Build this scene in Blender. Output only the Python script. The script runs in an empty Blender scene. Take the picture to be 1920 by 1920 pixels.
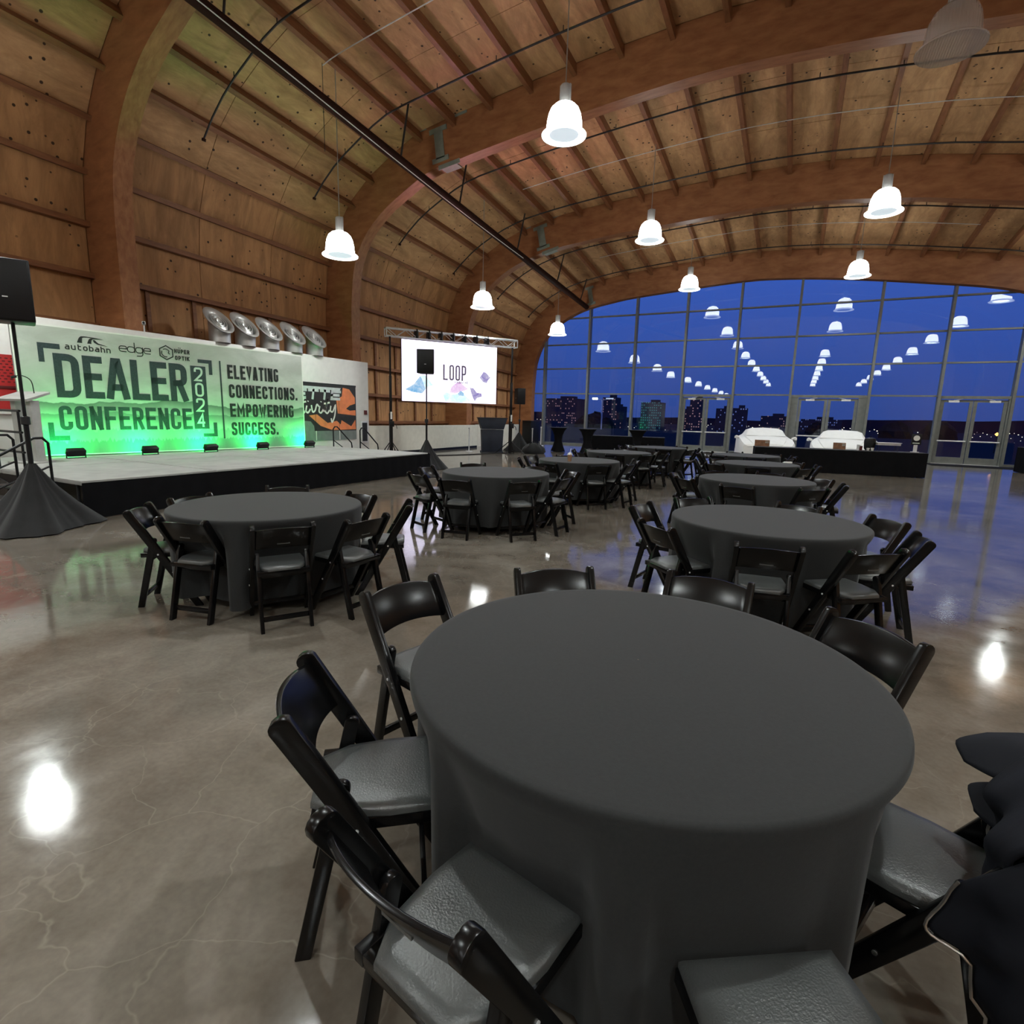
import bpy, bmesh, math, random
from mathutils import Vector, Matrix
R = math.radians
PI = math.pi
random.seed(7)
scn = bpy.context.scene
col = scn.collection

# ------------------------------------------------------------------ camera
F_PX, CAM_H = 1013.6, 1.585
YAW, PITCH, ROLL = 0.4761, 0.1777, -0.0268
fw = Vector((-math.sin(YAW)*math.cos(PITCH), math.cos(YAW)*math.cos(PITCH), -math.sin(PITCH)))
rt = Vector((math.cos(YAW), math.sin(YAW), 0))
dn = fw.cross(rt)
r2 = rt*math.cos(ROLL) + dn*math.sin(ROLL)
d2 = -rt*math.sin(ROLL) + dn*math.cos(ROLL)
cd = bpy.data.cameras.new('camera'); cam = bpy.data.objects.new('camera', cd); col.objects.link(cam)
m = Matrix(((r2.x, -d2.x, -fw.x, 0), (r2.y, -d2.y, -fw.y, 0), (r2.z, -d2.z, -fw.z, CAM_H), (0, 0, 0, 1)))
cam.matrix_world = m
cd.sensor_width = 36.0; cd.sensor_fit = 'HORIZONTAL'; cd.lens = F_PX/1920*36.0
cd.clip_start = 0.05; cd.clip_end = 4000
scn.camera = cam

# ------------------------------------------------------------------ world (dusk sky), exposure
w = bpy.data.worlds.new('dusk'); scn.world = w; w.use_nodes = True
nt = w.node_tree; nt.nodes.clear()
o_ = nt.nodes.new('ShaderNodeOutputWorld'); bg = nt.nodes.new('ShaderNodeBackground')
tc = nt.nodes.new('ShaderNodeTexCoord'); sx = nt.nodes.new('ShaderNodeSeparateXYZ')
rp = nt.nodes.new('ShaderNodeValToRGB')
rp.color_ramp.elements[0].position = 0.0; rp.color_ramp.elements[0].color = (0.034, 0.072, 0.30, 1)
rp.color_ramp.elements[1].position = 0.25; rp.color_ramp.elements[1].color = (0.044, 0.118, 0.53, 1)
nt.links.new(tc.outputs['Generated'], sx.inputs[0]); nt.links.new(sx.outputs['Z'], rp.inputs[0])
nt.links.new(rp.outputs[0], bg.inputs[0]); nt.links.new(bg.outputs[0], o_.inputs[0])
bg.inputs[1].default_value = 1.0
LAMP_W = 490.0        # watts of each pendant's own light
BELL_E = 13.0          # glow of the pendant shades
scn.view_settings.view_transform = 'Standard'
scn.view_settings.look = 'None'
scn.view_settings.exposure = 0.0
scn.view_settings.gamma = 1.0
scn.view_settings.use_curve_mapping = False

# ------------------------------------------------------------------ materials
MATS = {}
def base_mat(name):
    mt = bpy.data.materials.new(name); mt.use_nodes = True
    n = mt.node_tree; b = n.nodes['Principled BSDF']; MATS[name] = mt
    return mt, n, b
def noise(n, scale, detail=3, vec=None, rough=.5, dist=0):
    t = n.nodes.new('ShaderNodeTexNoise'); t.inputs['Scale'].default_value = scale
    t.inputs['Detail'].default_value = detail; t.inputs['Roughness'].default_value = rough
    t.inputs['Distortion'].default_value = dist
    if vec is not None: n.links.new(vec, t.inputs['Vector'])
    return t.outputs['Fac']
def coords(n, scale=(1, 1, 1), kind='Object'):
    tcn = n.nodes.new('ShaderNodeTexCoord'); mp = n.nodes.new('ShaderNodeMapping')
    mp.inputs['Scale'].default_value = scale
    n.links.new(tcn.outputs[kind], mp.inputs['Vector'])
    return mp.outputs[0]
def ramp(n, fac, stops):
    r = n.nodes.new('ShaderNodeValToRGB'); e = r.color_ramp.elements
    while len(e) < len(stops): e.new(0.5)
    for i, (p, c) in enumerate(stops):
        e[i].position = p; e[i].color = (*c, 1) if len(c) == 3 else c
    n.links.new(fac, r.inputs[0]); return r.outputs[0]
def mixc(n, fac, a, b, mode='MIX'):
    mx = n.nodes.new('ShaderNodeMix'); mx.data_type = 'RGBA'; mx.blend_type = mode
    for s, v in ((mx.inputs[0], fac), (mx.inputs[6], a), (mx.inputs[7], b)):
        if hasattr(v, 'links'): n.links.new(v, s)
        elif isinstance(v, (int, float)): s.default_value = v
        else: s.default_value = (*v, 1)
    return mx.outputs[2]
def bump(n, b, h, strength=.2, dist=.01):
    bp = n.nodes.new('ShaderNodeBump'); bp.inputs['Strength'].default_value = strength
    bp.inputs['Distance'].default_value = dist
    n.links.new(h, bp.inputs['Height']); n.links.new(bp.outputs[0], b.inputs['Normal'])
def mat(name, c, rough=.5, metal=0, spec=.5, var=.12, vs=6, bmp=0, bs=60, coat=0, sheen=0, emit=None, es=0):
    mt, n, b = base_mat(name)
    v = coords(n)
    f = noise(n, vs, 3, v)
    lo = tuple(max(0, x*(1-var)) for x in c); hi = tuple(min(1, x*(1+var)) for x in c)
    n.links.new(ramp(n, f, [(.3, lo), (.7, hi)]), b.inputs['Base Color'])
    b.inputs['Roughness'].default_value = rough; b.inputs['Metallic'].default_value = metal
    b.inputs['Specular IOR Level'].default_value = spec
    b.inputs['Coat Weight'].default_value = coat; b.inputs['Sheen Weight'].default_value = sheen
    if bmp: bump(n, b, noise(n, bs, 4, v), bmp, .004)
    if emit is not None:
        b.inputs['Emission Color'].default_value = (*emit, 1); b.inputs['Emission Strength'].default_value = es
    return mt

def plywood(name, c1, c2, stretch):
    mt, n, b = base_mat(name)
    v = coords(n, stretch)
    g = noise(n, 3.0, 6, v, .65, .6)
    v2 = coords(n)
    blot = noise(n, 1.1, 5, coords(n, tuple(x*.9 for x in stretch)), .7, 1.0)
    cc = ramp(n, g, [(.25, c1), (.75, c2)])
    cc = mixc(n, ramp(n, blot, [(.42, (0, 0, 0)), (.72, (.85, .85, .85))]), cc, tuple(x*.62 for x in c1))
    vo = n.nodes.new('ShaderNodeTexVoronoi'); vo.inputs['Scale'].default_value = 4.2
    n.links.new(v2, vo.inputs['Vector'])
    dots = ramp(n, vo.outputs['Distance'], [(.115, (1, 1, 1)), (.15, (0, 0, 0))])
    keep = ramp(n, noise(n, .7, 2, v2), [(.44, (0, 0, 0)), (.50, (1, 1, 1))])
    dk = n.nodes.new('ShaderNodeMath'); dk.operation = 'MULTIPLY'
    n.links.new(dots, dk.inputs[0]); n.links.new(keep, dk.inputs[1])
    cc = mixc(n, dk.outputs[0], cc, (.055, .028, .014))
    n.links.new(cc, b.inputs['Base Color'])
    b.inputs['Roughness'].default_value = .62; b.inputs['Specular IOR Level'].default_value = .3
    bump(n, b, g, .15, .01)
    return mt
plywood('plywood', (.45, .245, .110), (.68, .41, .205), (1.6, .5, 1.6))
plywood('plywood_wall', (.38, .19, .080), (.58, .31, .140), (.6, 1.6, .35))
def glulam(name, c1, c2, stretch):
    mt, n, b = base_mat(name)
    v = coords(n, stretch)
    g = noise(n, 4, 5, v, .6, .3)
    cc = ramp(n, g, [(.3, c1), (.7, c2)])
    n.links.new(cc, b.inputs['Base Color'])
    b.inputs['Roughness'].default_value = .5; b.inputs['Specular IOR Level'].default_value = .35
    bump(n, b, g, .12, .01)
    return mt
glulam('glulam', (.24, .092, .036), (.39, .170, .072), (.45, 2.5, 1.3))
glulam('purlin_wood', (.175, .068, .028), (.28, .120, .052), (3, .5, 3))

def concrete():
    mt, n, b = base_mat('polished_concrete')
    v = coords(n)
    big = noise(n, .55, 5, v, .6, .8); med = noise(n, 3.5, 5, v, .65, .4); fine = noise(n, 40, 3, v)
    c = ramp(n, big, [(.3, (.096, .080, .065)), (.5, (.150, .131, .110)), (.72, (.235, .216, .190))])
    c = mixc(n, .55, c, ramp(n, med, [(.3, (.35, .33, .30)), (.7, (.68, .66, .63))]), 'OVERLAY')
    c = mixc(n, .12, c, ramp(n, fine, [(.3, (.2, .2, .2)), (.7, (.8, .8, .8))]), 'OVERLAY')
    vo = n.nodes.new('ShaderNodeTexVoronoi'); vo.feature = 'DISTANCE_TO_EDGE'; vo.inputs['Scale'].default_value = 2.1
    vv = n.nodes.new('ShaderNodeVectorMath'); vv.operation = 'MULTIPLY_ADD'
    tn = n.nodes.new('ShaderNodeTexNoise'); tn.inputs['Scale'].default_value = 2.2; tn.inputs['Detail'].default_value = 4
    n.links.new(v, tn.inputs['Vector']); n.links.new(tn.outputs['Color'], vv.inputs[0]); vv.inputs[1].default_value = (.5, .5, .5); n.links.new(v, vv.inputs[2])
    n.links.new(vv.outputs[0], vo.inputs['Vector'])
    crack = ramp(n, vo.outputs['Distance'], [(.0, (1, 1, 1)), (.010, (0, 0, 0))])
    part = ramp(n, noise(n, .5, 2, v), [(.42, (0, 0, 0)), (.6, (.36, .36, .36))])
    k = n.nodes.new('ShaderNodeMath'); k.operation = 'MULTIPLY'; n.links.new(crack, k.inputs[0]); n.links.new(part, k.inputs[1])
    c = mixc(n, k.outputs[0], c, (.33, .30, .25))
    n.links.new(c, b.inputs['Base Color'])
    n.links.new(ramp(n, med, [(.3, (.055, .055, .055)), (.75, (.14, .14, .14))]), b.inputs['Roughness'])
    b.inputs['Specular IOR Level'].default_value = .62
    bump(n, b, big, .05, .01)
    return mt
concrete()

def glass_mat(name, tint, f0=.045, rough=0.0):
    mt, n, b = base_mat(name)
    n.nodes.remove(b); out = n.nodes['Material Output']
    tr = n.nodes.new('ShaderNodeBsdfTransparent'); tr.inputs[0].default_value = (*tint, 1)
    gl = n.nodes.new('ShaderNodeBsdfGlossy'); gl.inputs['Roughness'].default_value = rough
    lw = n.nodes.new('ShaderNodeLayerWeight'); lw.inputs[0].default_value = .5
    pw = n.nodes.new('ShaderNodeMath'); pw.operation = 'POWER'; pw.inputs[1].default_value = 5
    ma = n.nodes.new('ShaderNodeMath'); ma.operation = 'MULTIPLY_ADD'; ma.inputs[1].default_value = 1-f0; ma.inputs[2].default_value = f0
    mx = n.nodes.new('ShaderNodeMixShader')
    n.links.new(lw.outputs['Facing'], pw.inputs[0]); n.links.new(pw.outputs[0], ma.inputs[0])
    n.links.new(ma.outputs[0], mx.inputs[0]); n.links.new(tr.outputs[0], mx.inputs[1]); n.links.new(gl.outputs[0], mx.inputs[2])
    n.links.new(mx.outputs[0], out.inputs['Surface'])
    return mt
glass_mat('window_glass', (.93, .96, .97))
def acrylic():
    mt, n, b = base_mat('clear_acrylic')
    v = coords(n); wv = n.nodes.new('ShaderNodeTexWave'); wv.inputs['Scale'].default_value = 9
    n.links.new(v, wv.inputs['Vector'])
    b.inputs['Base Color'].default_value = (.62, .56, .53, 1); b.inputs['Roughness'].default_value = .18
    b.inputs['Alpha'].default_value = .5
    bump(n, b, wv.outputs['Fac'], .4, .01)
acrylic()

mat('black_resin', (.003, .003, .0033), .24, spec=.30, var=.1)
mat('black_vinyl', (.056, .060, .060), .33, spec=.7, var=.15, bmp=.30, bs=190)
mat('black_cloth', (.0185, .0195, .020), .75, spec=.22, var=.10, vs=90, bmp=.12, bs=400, sheen=.10)
mat('black_skirt', (.006, .006, .007), .9, spec=.1)
mat('charcoal_scrim', (.020, .020, .021), .9, spec=.15, sheen=.1)
mat('table_ply', (.20, .12, .06), .5)
mat('dark_steel', (.035, .036, .038), .45, metal=.6)
mat('black_paint', (.006, .006, .007), .45, spec=.3)
mat('aluminium', (.66, .66, .66), .4, metal=.35)
mat('silver_paint', (.50, .50, .49), .38, metal=.65)
mat('mullion_grey', (.18, .19, .175), .5, metal=.2)
mat('white_paint', (.70, .68, .64), .55, var=.04)
mat('cream_wall', (.66, .63, .54), .6, var=.05)
mat('deck_grey', (.34, .34, .32), .7, var=.12, vs=3)
mat('podium_grey', (.42, .42, .40), .5)
mat('red_panel', (.45, .025, .025), .5)
mat('dark_red', (.10, .010, .010), .6)
mat('navy_print', (.020, .032, .038), .6, var=.25, vs=30)
mat('black_print', (.012, .013, .014), .6)
mat('pale_print', (.50, .56, .50), .6)
mat('plate_grey', (.22, .25, .21), .6)
mat('pipe_brown', (.030, .012, .008), .75, spec=.12)
mat('pipe_black', (.016, .013, .012), .5)
mat('lamp_housing', (.42, .42, .41), .4, metal=.5)
mat('white_plastic', (.75, .75, .73), .4)
mat('orange_print', (.72, .20, .075), .5, var=.15, vs=4)
mat('dark_print', (.020, .016, .016), .5)
mat('chrome_print', (.55, .56, .58), .35)
mat('grey_print', (.16, .18, .17), .5)
mat('navy_cloth', (.006, .007, .011), .75, spec=.22, bmp=.7, bs=13)
mat('zip_metal', (.45, .42, .38), .3, metal=.9)
mat('car_cover', (.80, .80, .78), .75, var=.03, bmp=.15, bs=9)
mat('sign_wood', (.16, .065, .025), .5, var=.4, vs=12)
mat('blue_black', (.012, .018, .034), .6)
mat('black_mat', (.018, .018, .018), .95, spec=.1)
mat('asphalt', (.016, .018, .026), .95, spec=.05)
mat('cup_brown', (.30, .17, .10), .4)
mat('cloth_red', (.25, .02, .015), .8)
mat('tree_dark', (.012, .018, .016), .95, spec=.1)
mat('building_wall', (.060, .060, .075), .9, spec=.1)
mat('hill_dark', (.014, .016, .026), 1.0, spec=0)
def emit_mat(name, c, s):
    mt, n, b = base_mat(name)
    v = coords(n); f = noise(n, 3, 1, v)
    n.links.new(ramp(n, f, [(.0, tuple(x*.92 for x in c)), (1, c)]), b.inputs['Emission Color'])
    b.inputs['Base Color'].default_value = (*[min(1, x*.8) for x in c], 1)
    b.inputs['Emission Strength'].default_value = s
    return mt
emit_mat('bell_glow', (.97, 1, .98), BELL_E)
emit_mat('lens_glow', (.80, .92, 1), .70)
emit_mat('rim_glow', (.93, 1, .95), 4.0)
emit_mat('green_led', (.02, 1, .25), 6)
emit_mat('warm_window', (1, .55, .40), .30)
emit_mat('cool_window', (.55, .65, 1), .22)
emit_mat('teal_window', (.15, .6, .50), .14)
emit_mat('street_glow', (1, .96, .85), 30)
emit_mat('town_light', (1, .86, .62), 2.2)
emit_mat('amber_light', (1, .45, .08), 5)

def banner_art():
    mt, n, b = base_mat('banner_print')
    tcn = n.nodes.new('ShaderNodeTexCoord'); sp = n.nodes.new('ShaderNodeSeparateXYZ')
    n.links.new(tcn.outputs['Object'], sp.inputs[0])
    v = coords(n, (.8, .8, 1.6))
    cloud = ramp(n, noise(n, 1.3, 5, v, .6, .5), [(.35, (.36, .355, .325)), (.65, (.47, .465, .44))])
    def ridge(scale, base, amp, soft, colr, prev, fade):
        vx = n.nodes.new('ShaderNodeCombineXYZ'); n.links.new(sp.outputs['X'], vx.inputs[0])
        f = noise(n, scale, 5, vx.outputs[0], .55)
        h = n.nodes.new('ShaderNodeMath'); h.operation = 'MULTIPLY_ADD'; h.inputs[1].default_value = amp; h.inputs[2].default_value = base
        n.links.new(f, h.inputs[0])
        d = n.nodes.new('ShaderNodeMath'); d.operation = 'SUBTRACT'
        n.links.new(h.outputs[0], d.inputs[0]); n.links.new(sp.outputs['Z'], d.inputs[1])
        msk = ramp(n, d.outputs[0], [(0, (0, 0, 0)), (soft, (1, 1, 1)), (fade, (.12, .12, .12))])
        return mixc(n, msk, prev, colr)
    c = ridge(.55, .70, .75, .012, (.13, .145, .13), cloud, .30)
    c = ridge(1.1, .62, .45, .012, (.17, .19, .17), c, .28)
    c = ridge(9, .30, .42, .02, (.24, .32, .27), c, .7)
    c = ridge(16, .06, .46, .02, (.15, .23, .18), c, .95)
    n.links.new(c, b.inputs['Base Color'])
    b.inputs['Roughness'].default_value = .55; b.inputs['Specular IOR Level'].default_value = .3
banner_art()
def screen_art():
    mt, n, b = base_mat('led_screen')
    v = coords(n)
    a = noise(n, .9, 4, v, .6, .4)
    c = ramp(n, a, [(.35, (.78, .72, 1)), (.6, (.84, .80, 1)), (.75, (.92, .74, 1))])
    n.links.new(c, b.inputs['Emission Color']); b.inputs['Emission Strength'].default_value = 2.3
    b.inputs['Base Color'].default_value = (.05, .05, .05, 1)
screen_art()
def watercolour(name, c, s_):
    mt, n, b = base_mat(name)
    f = noise(n, 4.5, 5, coords(n), .7, .8)
    n.links.new(ramp(n, f, [(.36, c), (.62, tuple(.5+.5*x for x in c)), (.72, (.95, .93, 1))]), b.inputs['Emission Color'])
    b.inputs['Base Color'].default_value = (.05, .05, .05, 1); b.inputs['Emission Strength'].default_value = s_
watercolour('screen_blue', (.12, .42, .75), 1.0); watercolour('screen_pale_blue', (.50, .78, .95), 1.2)
watercolour('screen_violet', (.22, .16, .55), .9); watercolour('screen_pink', (.70, .42, .75), 1.1)
emit_mat('screen_ink', (.16, .13, .20), .25); emit_mat('screen_lilac', (.80, .76, .95), 1.3)
def M(k): return MATS[k]

# ------------------------------------------------------------------ mesh helpers
class MB:
    def __init__(s): s.v = []; s.f = []
    def add(s, vs, fs):
        k = len(s.v); s.v += [tuple(x) for x in vs]; s.f += [tuple(i+k for i in f) for f in fs]; return s
    def box(s, c, d, rot=None):
        x, y, z = d[0]/2, d[1]/2, d[2]/2
        vs = [Vector((a*x, b*y, e*z)) for a in (-1, 1) for b in (-1, 1) for e in (-1, 1)]
        if rot is not None: vs = [rot @ p for p in vs]
        vs = [p+Vector(c) for p in vs]
        return s.add(vs, [(0, 1, 3, 2), (4, 6, 7, 5), (0, 4, 5, 1), (2, 3, 7, 6), (0, 2, 6, 4), (1, 5, 7, 3)])
    def bar(s, p, q, wd, ht, up=(0, 0, 1)):
        p, q = Vector(p), Vector(q); d = (q-p); L = d.length; d.normalize()
        sd = d.cross(Vector(up))
        if sd.length < 1e-4: sd = d.cross(Vector((0, 1, 0)))
        sd.normalize(); u = sd.cross(d)
        rot = Matrix((d, sd, u)).transposed()
        return s.box((p+q)/2, (L, wd, ht), rot)
    def prism(s, poly, axis, a, b):
        n = len(poly)
        def P(p, t): return {'x': (t, p[0], p[1]), 'y': (p[0], t, p[1]), 'z': (p[0], p[1], t)}[axis]
        vs = [P(p, a) for p in poly]+[P(p, b) for p in poly]
        fs = [tuple(range(n))[::-1], tuple(range(n, 2*n))]+[(i, (i+1) % n, n+(i+1) % n, n+i) for i in range(n)]
        return s.add(vs, fs)
    def tube(s, pts, r, n=8, caps=True):
        pts = [Vector(p) for p in pts]; rings = []; N = len(pts); prev = None
        rr = r if isinstance(r, (list, tuple)) else [r]*N
        for i, p in enumerate(pts):
            d = (pts[min(i+1, N-1)]-pts[max(i-1, 0)]).normalized()
            if prev is None:
                a = d.cross(Vector((0, 0, 1)))
                if a.length < .05: a = d.cross(Vector((1, 0, 0)))
                a.normalize()
            else: a = (prev-d*prev.dot(d)).normalized()
            prev = a; b = d.cross(a)
            rings.append([p+(a*math.cos(2*PI*k/n)+b*math.sin(2*PI*k/n))*rr[i] for k in range(n)])
        vs = [v for g in rings for v in g]
        fs = [(i*n+k, i*n+(k+1) % n, (i+1)*n+(k+1) % n, (i+1)*n+k) for i in range(N-1) for k in range(n)]
        if caps: fs += [tuple(range(n))[::-1], tuple(range((N-1)*n, N*n))]
        return s.add(vs, fs)
    def lathe(s, prof, n=24, c=(0, 0, 0), rot=None, capb=False, capt=False):
        vs = []
        for r, z in prof:
            for k in range(n):
                p = Vector((r*math.cos(2*PI*k/n), r*math.sin(2*PI*k/n), z))
                if rot is not None: p = rot @ p
                vs.append(p+Vector(c))
        N = len(prof)
        fs = [(i*n+k, i*n+(k+1) % n, (i+1)*n+(k+1) % n, (i+1)*n+k) for i in range(N-1) for k in range(n)]
        if capb: fs.append(tuple(range(n))[::-1])
        if capt: fs.append(tuple(range((N-1)*n, N*n)))
        return s.add(vs, fs)
    def mesh(s, name, mt, smooth=False, bevel=0, seg=2, angle=35):
        me = bpy.data.meshes.new(name); me.from_pydata(s.v, [], s.f)
        bm = bmesh.new(); bm.from_mesh(me)
        if bevel:
            bmesh.ops.remove_doubles(bm, verts=bm.verts, dist=1e-5)
            ed = [e for e in bm.edges if len(e.link_faces) == 2 and e.calc_face_angle(0) > R(30)]
            bmesh.ops.bevel(bm, geom=ed, offset=bevel, segments=seg, affect='EDGES', profile=.5)
        bmesh.ops.recalc_face_normals(bm, faces=bm.faces)
        bm.to_mesh(me); bm.free()
        me.materials.append(M(mt))
        if smooth or bevel:
            for p in me.polygons: p.use_smooth = True
            try: me.set_sharp_from_angle(angle=R(angle))
            except Exception: pass
        return me
    def build(s, name, mt, parent=None, **k):
        return obj(name, s.mesh(name, mt, **k), parent)
def obj(name, me, parent=None, loc=None, rz=None):
    o = bpy.data.objects.new(name, me); col.objects.link(o)
    if parent is not None: o.parent = parent
    if loc is not None: o.location = loc
    if rz is not None: o.rotation_euler = (0, 0, rz)
    return o
def tag(o, label=None, cat=None, group=None, kind=None):
    if label: o['label'] = label
    if cat: o['category'] = cat
    if group: o['group'] = group
    if kind: o['kind'] = kind
    return o
def empty(name, loc=(0, 0, 0), rz=0):
    o = bpy.data.objects.new(name, None); col.objects.link(o); o.location = loc; o.rotation_euler = (0, 0, rz)
    o.empty_display_size = .1
    return o
def thing(name, label, cat, loc=(0, 0, 0), rz=0, group=None): return tag(empty(name, loc, rz), label, cat, group)
def copy_tree(o, parent=None):
    c = o.copy(); col.objects.link(c); c.parent = parent
    for ch in list(o.children): copy_tree(ch, c)
    return c
def rotZ(a): return Matrix.Rotation(a, 3, 'Z')

# ------------------------------------------------------------------ hall profile
def catmull(P, per=8):
    out = []
    for i in range(len(P)-1):
        p0 = Vector(P[max(i-1, 0)]); p1 = Vector(P[i]); p2 = Vector(P[i+1]); p3 = Vector(P[min(i+2, len(P)-1)])
        for k in range(per):
            t = k/per
            out.append(.5*((2*p1)+(p2-p0)*t+(2*p0-5*p1+4*p2-p3)*t*t+(3*p1-p0-3*p2+p3)*t**3))
    out.append(Vector(P[-1])); return out
A1 = [(-14.97, 0), (-14.98, 2), (-15, 4), (-15.0, 5.2), (-14.95, 6.3), (-14.68, 7.37), (-14.0, 8.5), (-13.05, 9.4), (-12, 10.0), (-11.03, 10.4), (-8.5, 10.75), (-5, 11.1), (-2, 11.2), (1.5, 11.05), (4, 10.75), (7, 10.2), (8.9, 9.4), (10, 8.4), (10.75, 7.1), (11, 5.6), (11, 2.5), (11, 0)]
A2 = [(-15.0, 0), (-15.05, 2), (-15.1, 4), (-15.08, 5.3), (-14.85, 6.75), (-14.2, 7.95), (-13.25, 8.80), (-12.3, 9.33), (-11.03, 9.88), (-9.79, 10.08), (-8.5, 10.25), (-6, 10.53), (-3.5, 10.72), (-1.8, 10.75), (1, 10.6), (4, 10.3), (7, 9.7), (8.9, 8.9), (10, 7.9), (10.75, 6.6), (11, 5.1), (11, 2.5), (11, 0)]
A3 = [(-15.0, 0), (-15.0, 2), (-15.05, 3.6), (-15.02, 4.9), (-14.8, 6.2), (-14.15, 7.4), (-13.2, 8.25), (-12.2, 8.85), (-11.03, 9.28), (-9.76, 9.56), (-7.34, 9.8), (-4.86, 9.94), (-2, 10.06), (.2, 10.0), (2.7, 9.73), (3.9, 9.52), (7, 8.9), (8.9, 8.1), (10, 7.1), (10.75, 5.9), (11, 4.6), (11, 2.2), (11, 0)]
A4 = [(-14.95, 0), (-14.95, 1.8), (-14.93, 3.3), (-14.75, 4.9), (-14.1, 6.4), (-13.15, 7.4), (-12.1, 8.02), (-11.03, 8.42), (-9.5, 8.72), (-7.9, 8.92), (-3.24, 9.25), (-1, 9.22), (1.43, 9.0), (4.38, 8.6), (7.06, 8.14), (8.9, 7.4), (10, 6.4), (10.75, 5.2), (11, 4), (11, 2), (11, 0)]
A0 = [(x, z*1.035) for x, z in A1]
AY = [0.25, 7.5, 14.8, 22.05, 28.95]
PROF = [catmull(a) for a in (A0, A1, A2, A3, A4)]
def offs(P, d):
    out = []
    for i, p in enumerate(P):
        t = (P[min(i+1, len(P)-1)]-P[max(i-1, 0)]).normalized()
        nrm = Vector((t.y, -t.x))       # inward (to the right of travel, left base -> right base)
        out.append(p+nrm*d)
    return out
class Pro:
    """arch outline addressed by purlin index"""
    def __init__(s, P):
        s.P = P; s.S = [0]
        for a, b in zip(P, P[1:]): s.S.append(s.S[-1]+(b-a).length)
    def at(s, d):
        for i in range(len(s.P)-1):
            if s.S[i+1] >= d:
                t = (d-s.S[i])/max(1e-9, s.S[i+1]-s.S[i]); p = s.P[i].lerp(s.P[i+1], t)
                tg = (s.P[i+1]-s.P[i]).normalized(); return p, Vector((tg.y, -tg.x)), tg
        tg = (s.P[-1]-s.P[-2]).normalized(); return s.P[-1], Vector((tg.y, -tg.x)), tg
    def s_of_x(s, x):                    # on the roof (not the walls)
        for i in range(len(s.P)-1):
            if s.P[i].y > 4 and s.P[i].x <= x <= s.P[i+1].x:
                return s.S[i]+(x-s.P[i].x)/max(1e-9, s.P[i+1].x-s.P[i].x)*(s.S[i+1]-s.S[i])
    def z_of_x(s, x): return s.at(s.s_of_x(x))[0].y
PR = [Pro(p) for p in PROF]
NW = 10                                  # girts between the floor and the first roof purlin
XS = [-11.03+1.24*k for k in range(17)]  # roof purlins
def purlin_s(pr):
    L = pr.s_of_x(-11.03)
    base = [1.15+(L-1.15)*i/NW for i in range(NW)]
    return base+[pr.s_of_x(x) for x in XS]
PS = [purlin_s(p) for p in PR]
def roof_at(y):                          # interpolated arch outline at any y
    y = max(AY[0], min(AY[-1], y))
    for k in range(4):
        if AY[k] <= y <= AY[k+1]:
            t = (y-AY[k])/(AY[k+1]-AY[k]); return k, t
def roof_point(y, x, d=0):
    k, t = roof_at(y); out = []
    for j in (k, k+1):
        p, nr, tg = PR[j].at(PR[j].s_of_x(x)); q = p+nr*d; out.append(q)
    q = out[0].lerp(out[1], t); return Vector((q.x, y, q.y))

# ------------------------------------------------------------------ room shell
YB = -52.0
mb = MB().box((-2, (YB+29.3)/2, -.05), (26.6, 29.3-YB, .1))
floor = tag(mb.build('floor', 'polished_concrete'), 'polished brown-grey concrete floor with hairline cracks', kind='structure')
def loft(mb, prof_rows):
    n = len(prof_rows[0][1]); vs = [(p.x, y, p.y) for y, P in prof_rows for p in P]
    fs = [(r*n+i, r*n+i+1, (r+1)*n+i+1, (r+1)*n+i) for r in range(len(prof_rows)-1) for i in range(n-1)]
    return mb.add(vs, fs)
def resample(pr, n=70): return [pr.at(pr.S[-1]*i/(n-1))[0] for i in range(n)]
def split_rows(i0, i1):
    rows = [(YB, [p for p in offs(resample(PR[0]), -.06)][i0:i1])]
    for y, pr in zip(AY[:-1]+[29.6], PR): rows.append((y, offs(resample(pr), -.06)[i0:i1]))
    return rows
ceil = tag(loft(MB(), split_rows(20, 55)).build('ceiling', 'plywood', smooth=True), 'curved plywood roof deck between arched timber beams', kind='structure')
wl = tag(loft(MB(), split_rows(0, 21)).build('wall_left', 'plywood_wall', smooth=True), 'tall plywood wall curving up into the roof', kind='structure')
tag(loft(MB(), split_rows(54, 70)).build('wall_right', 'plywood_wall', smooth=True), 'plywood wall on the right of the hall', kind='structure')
bw = MB(); P = offs(resample(PR[0]), -.06); bw.add([(p.x, YB, p.y) for p in P], [tuple(range(len(P)))])
tag(bw.build('wall_back', 'plywood_wall'), 'plywood end wall far behind the viewer', kind='structure')
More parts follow.
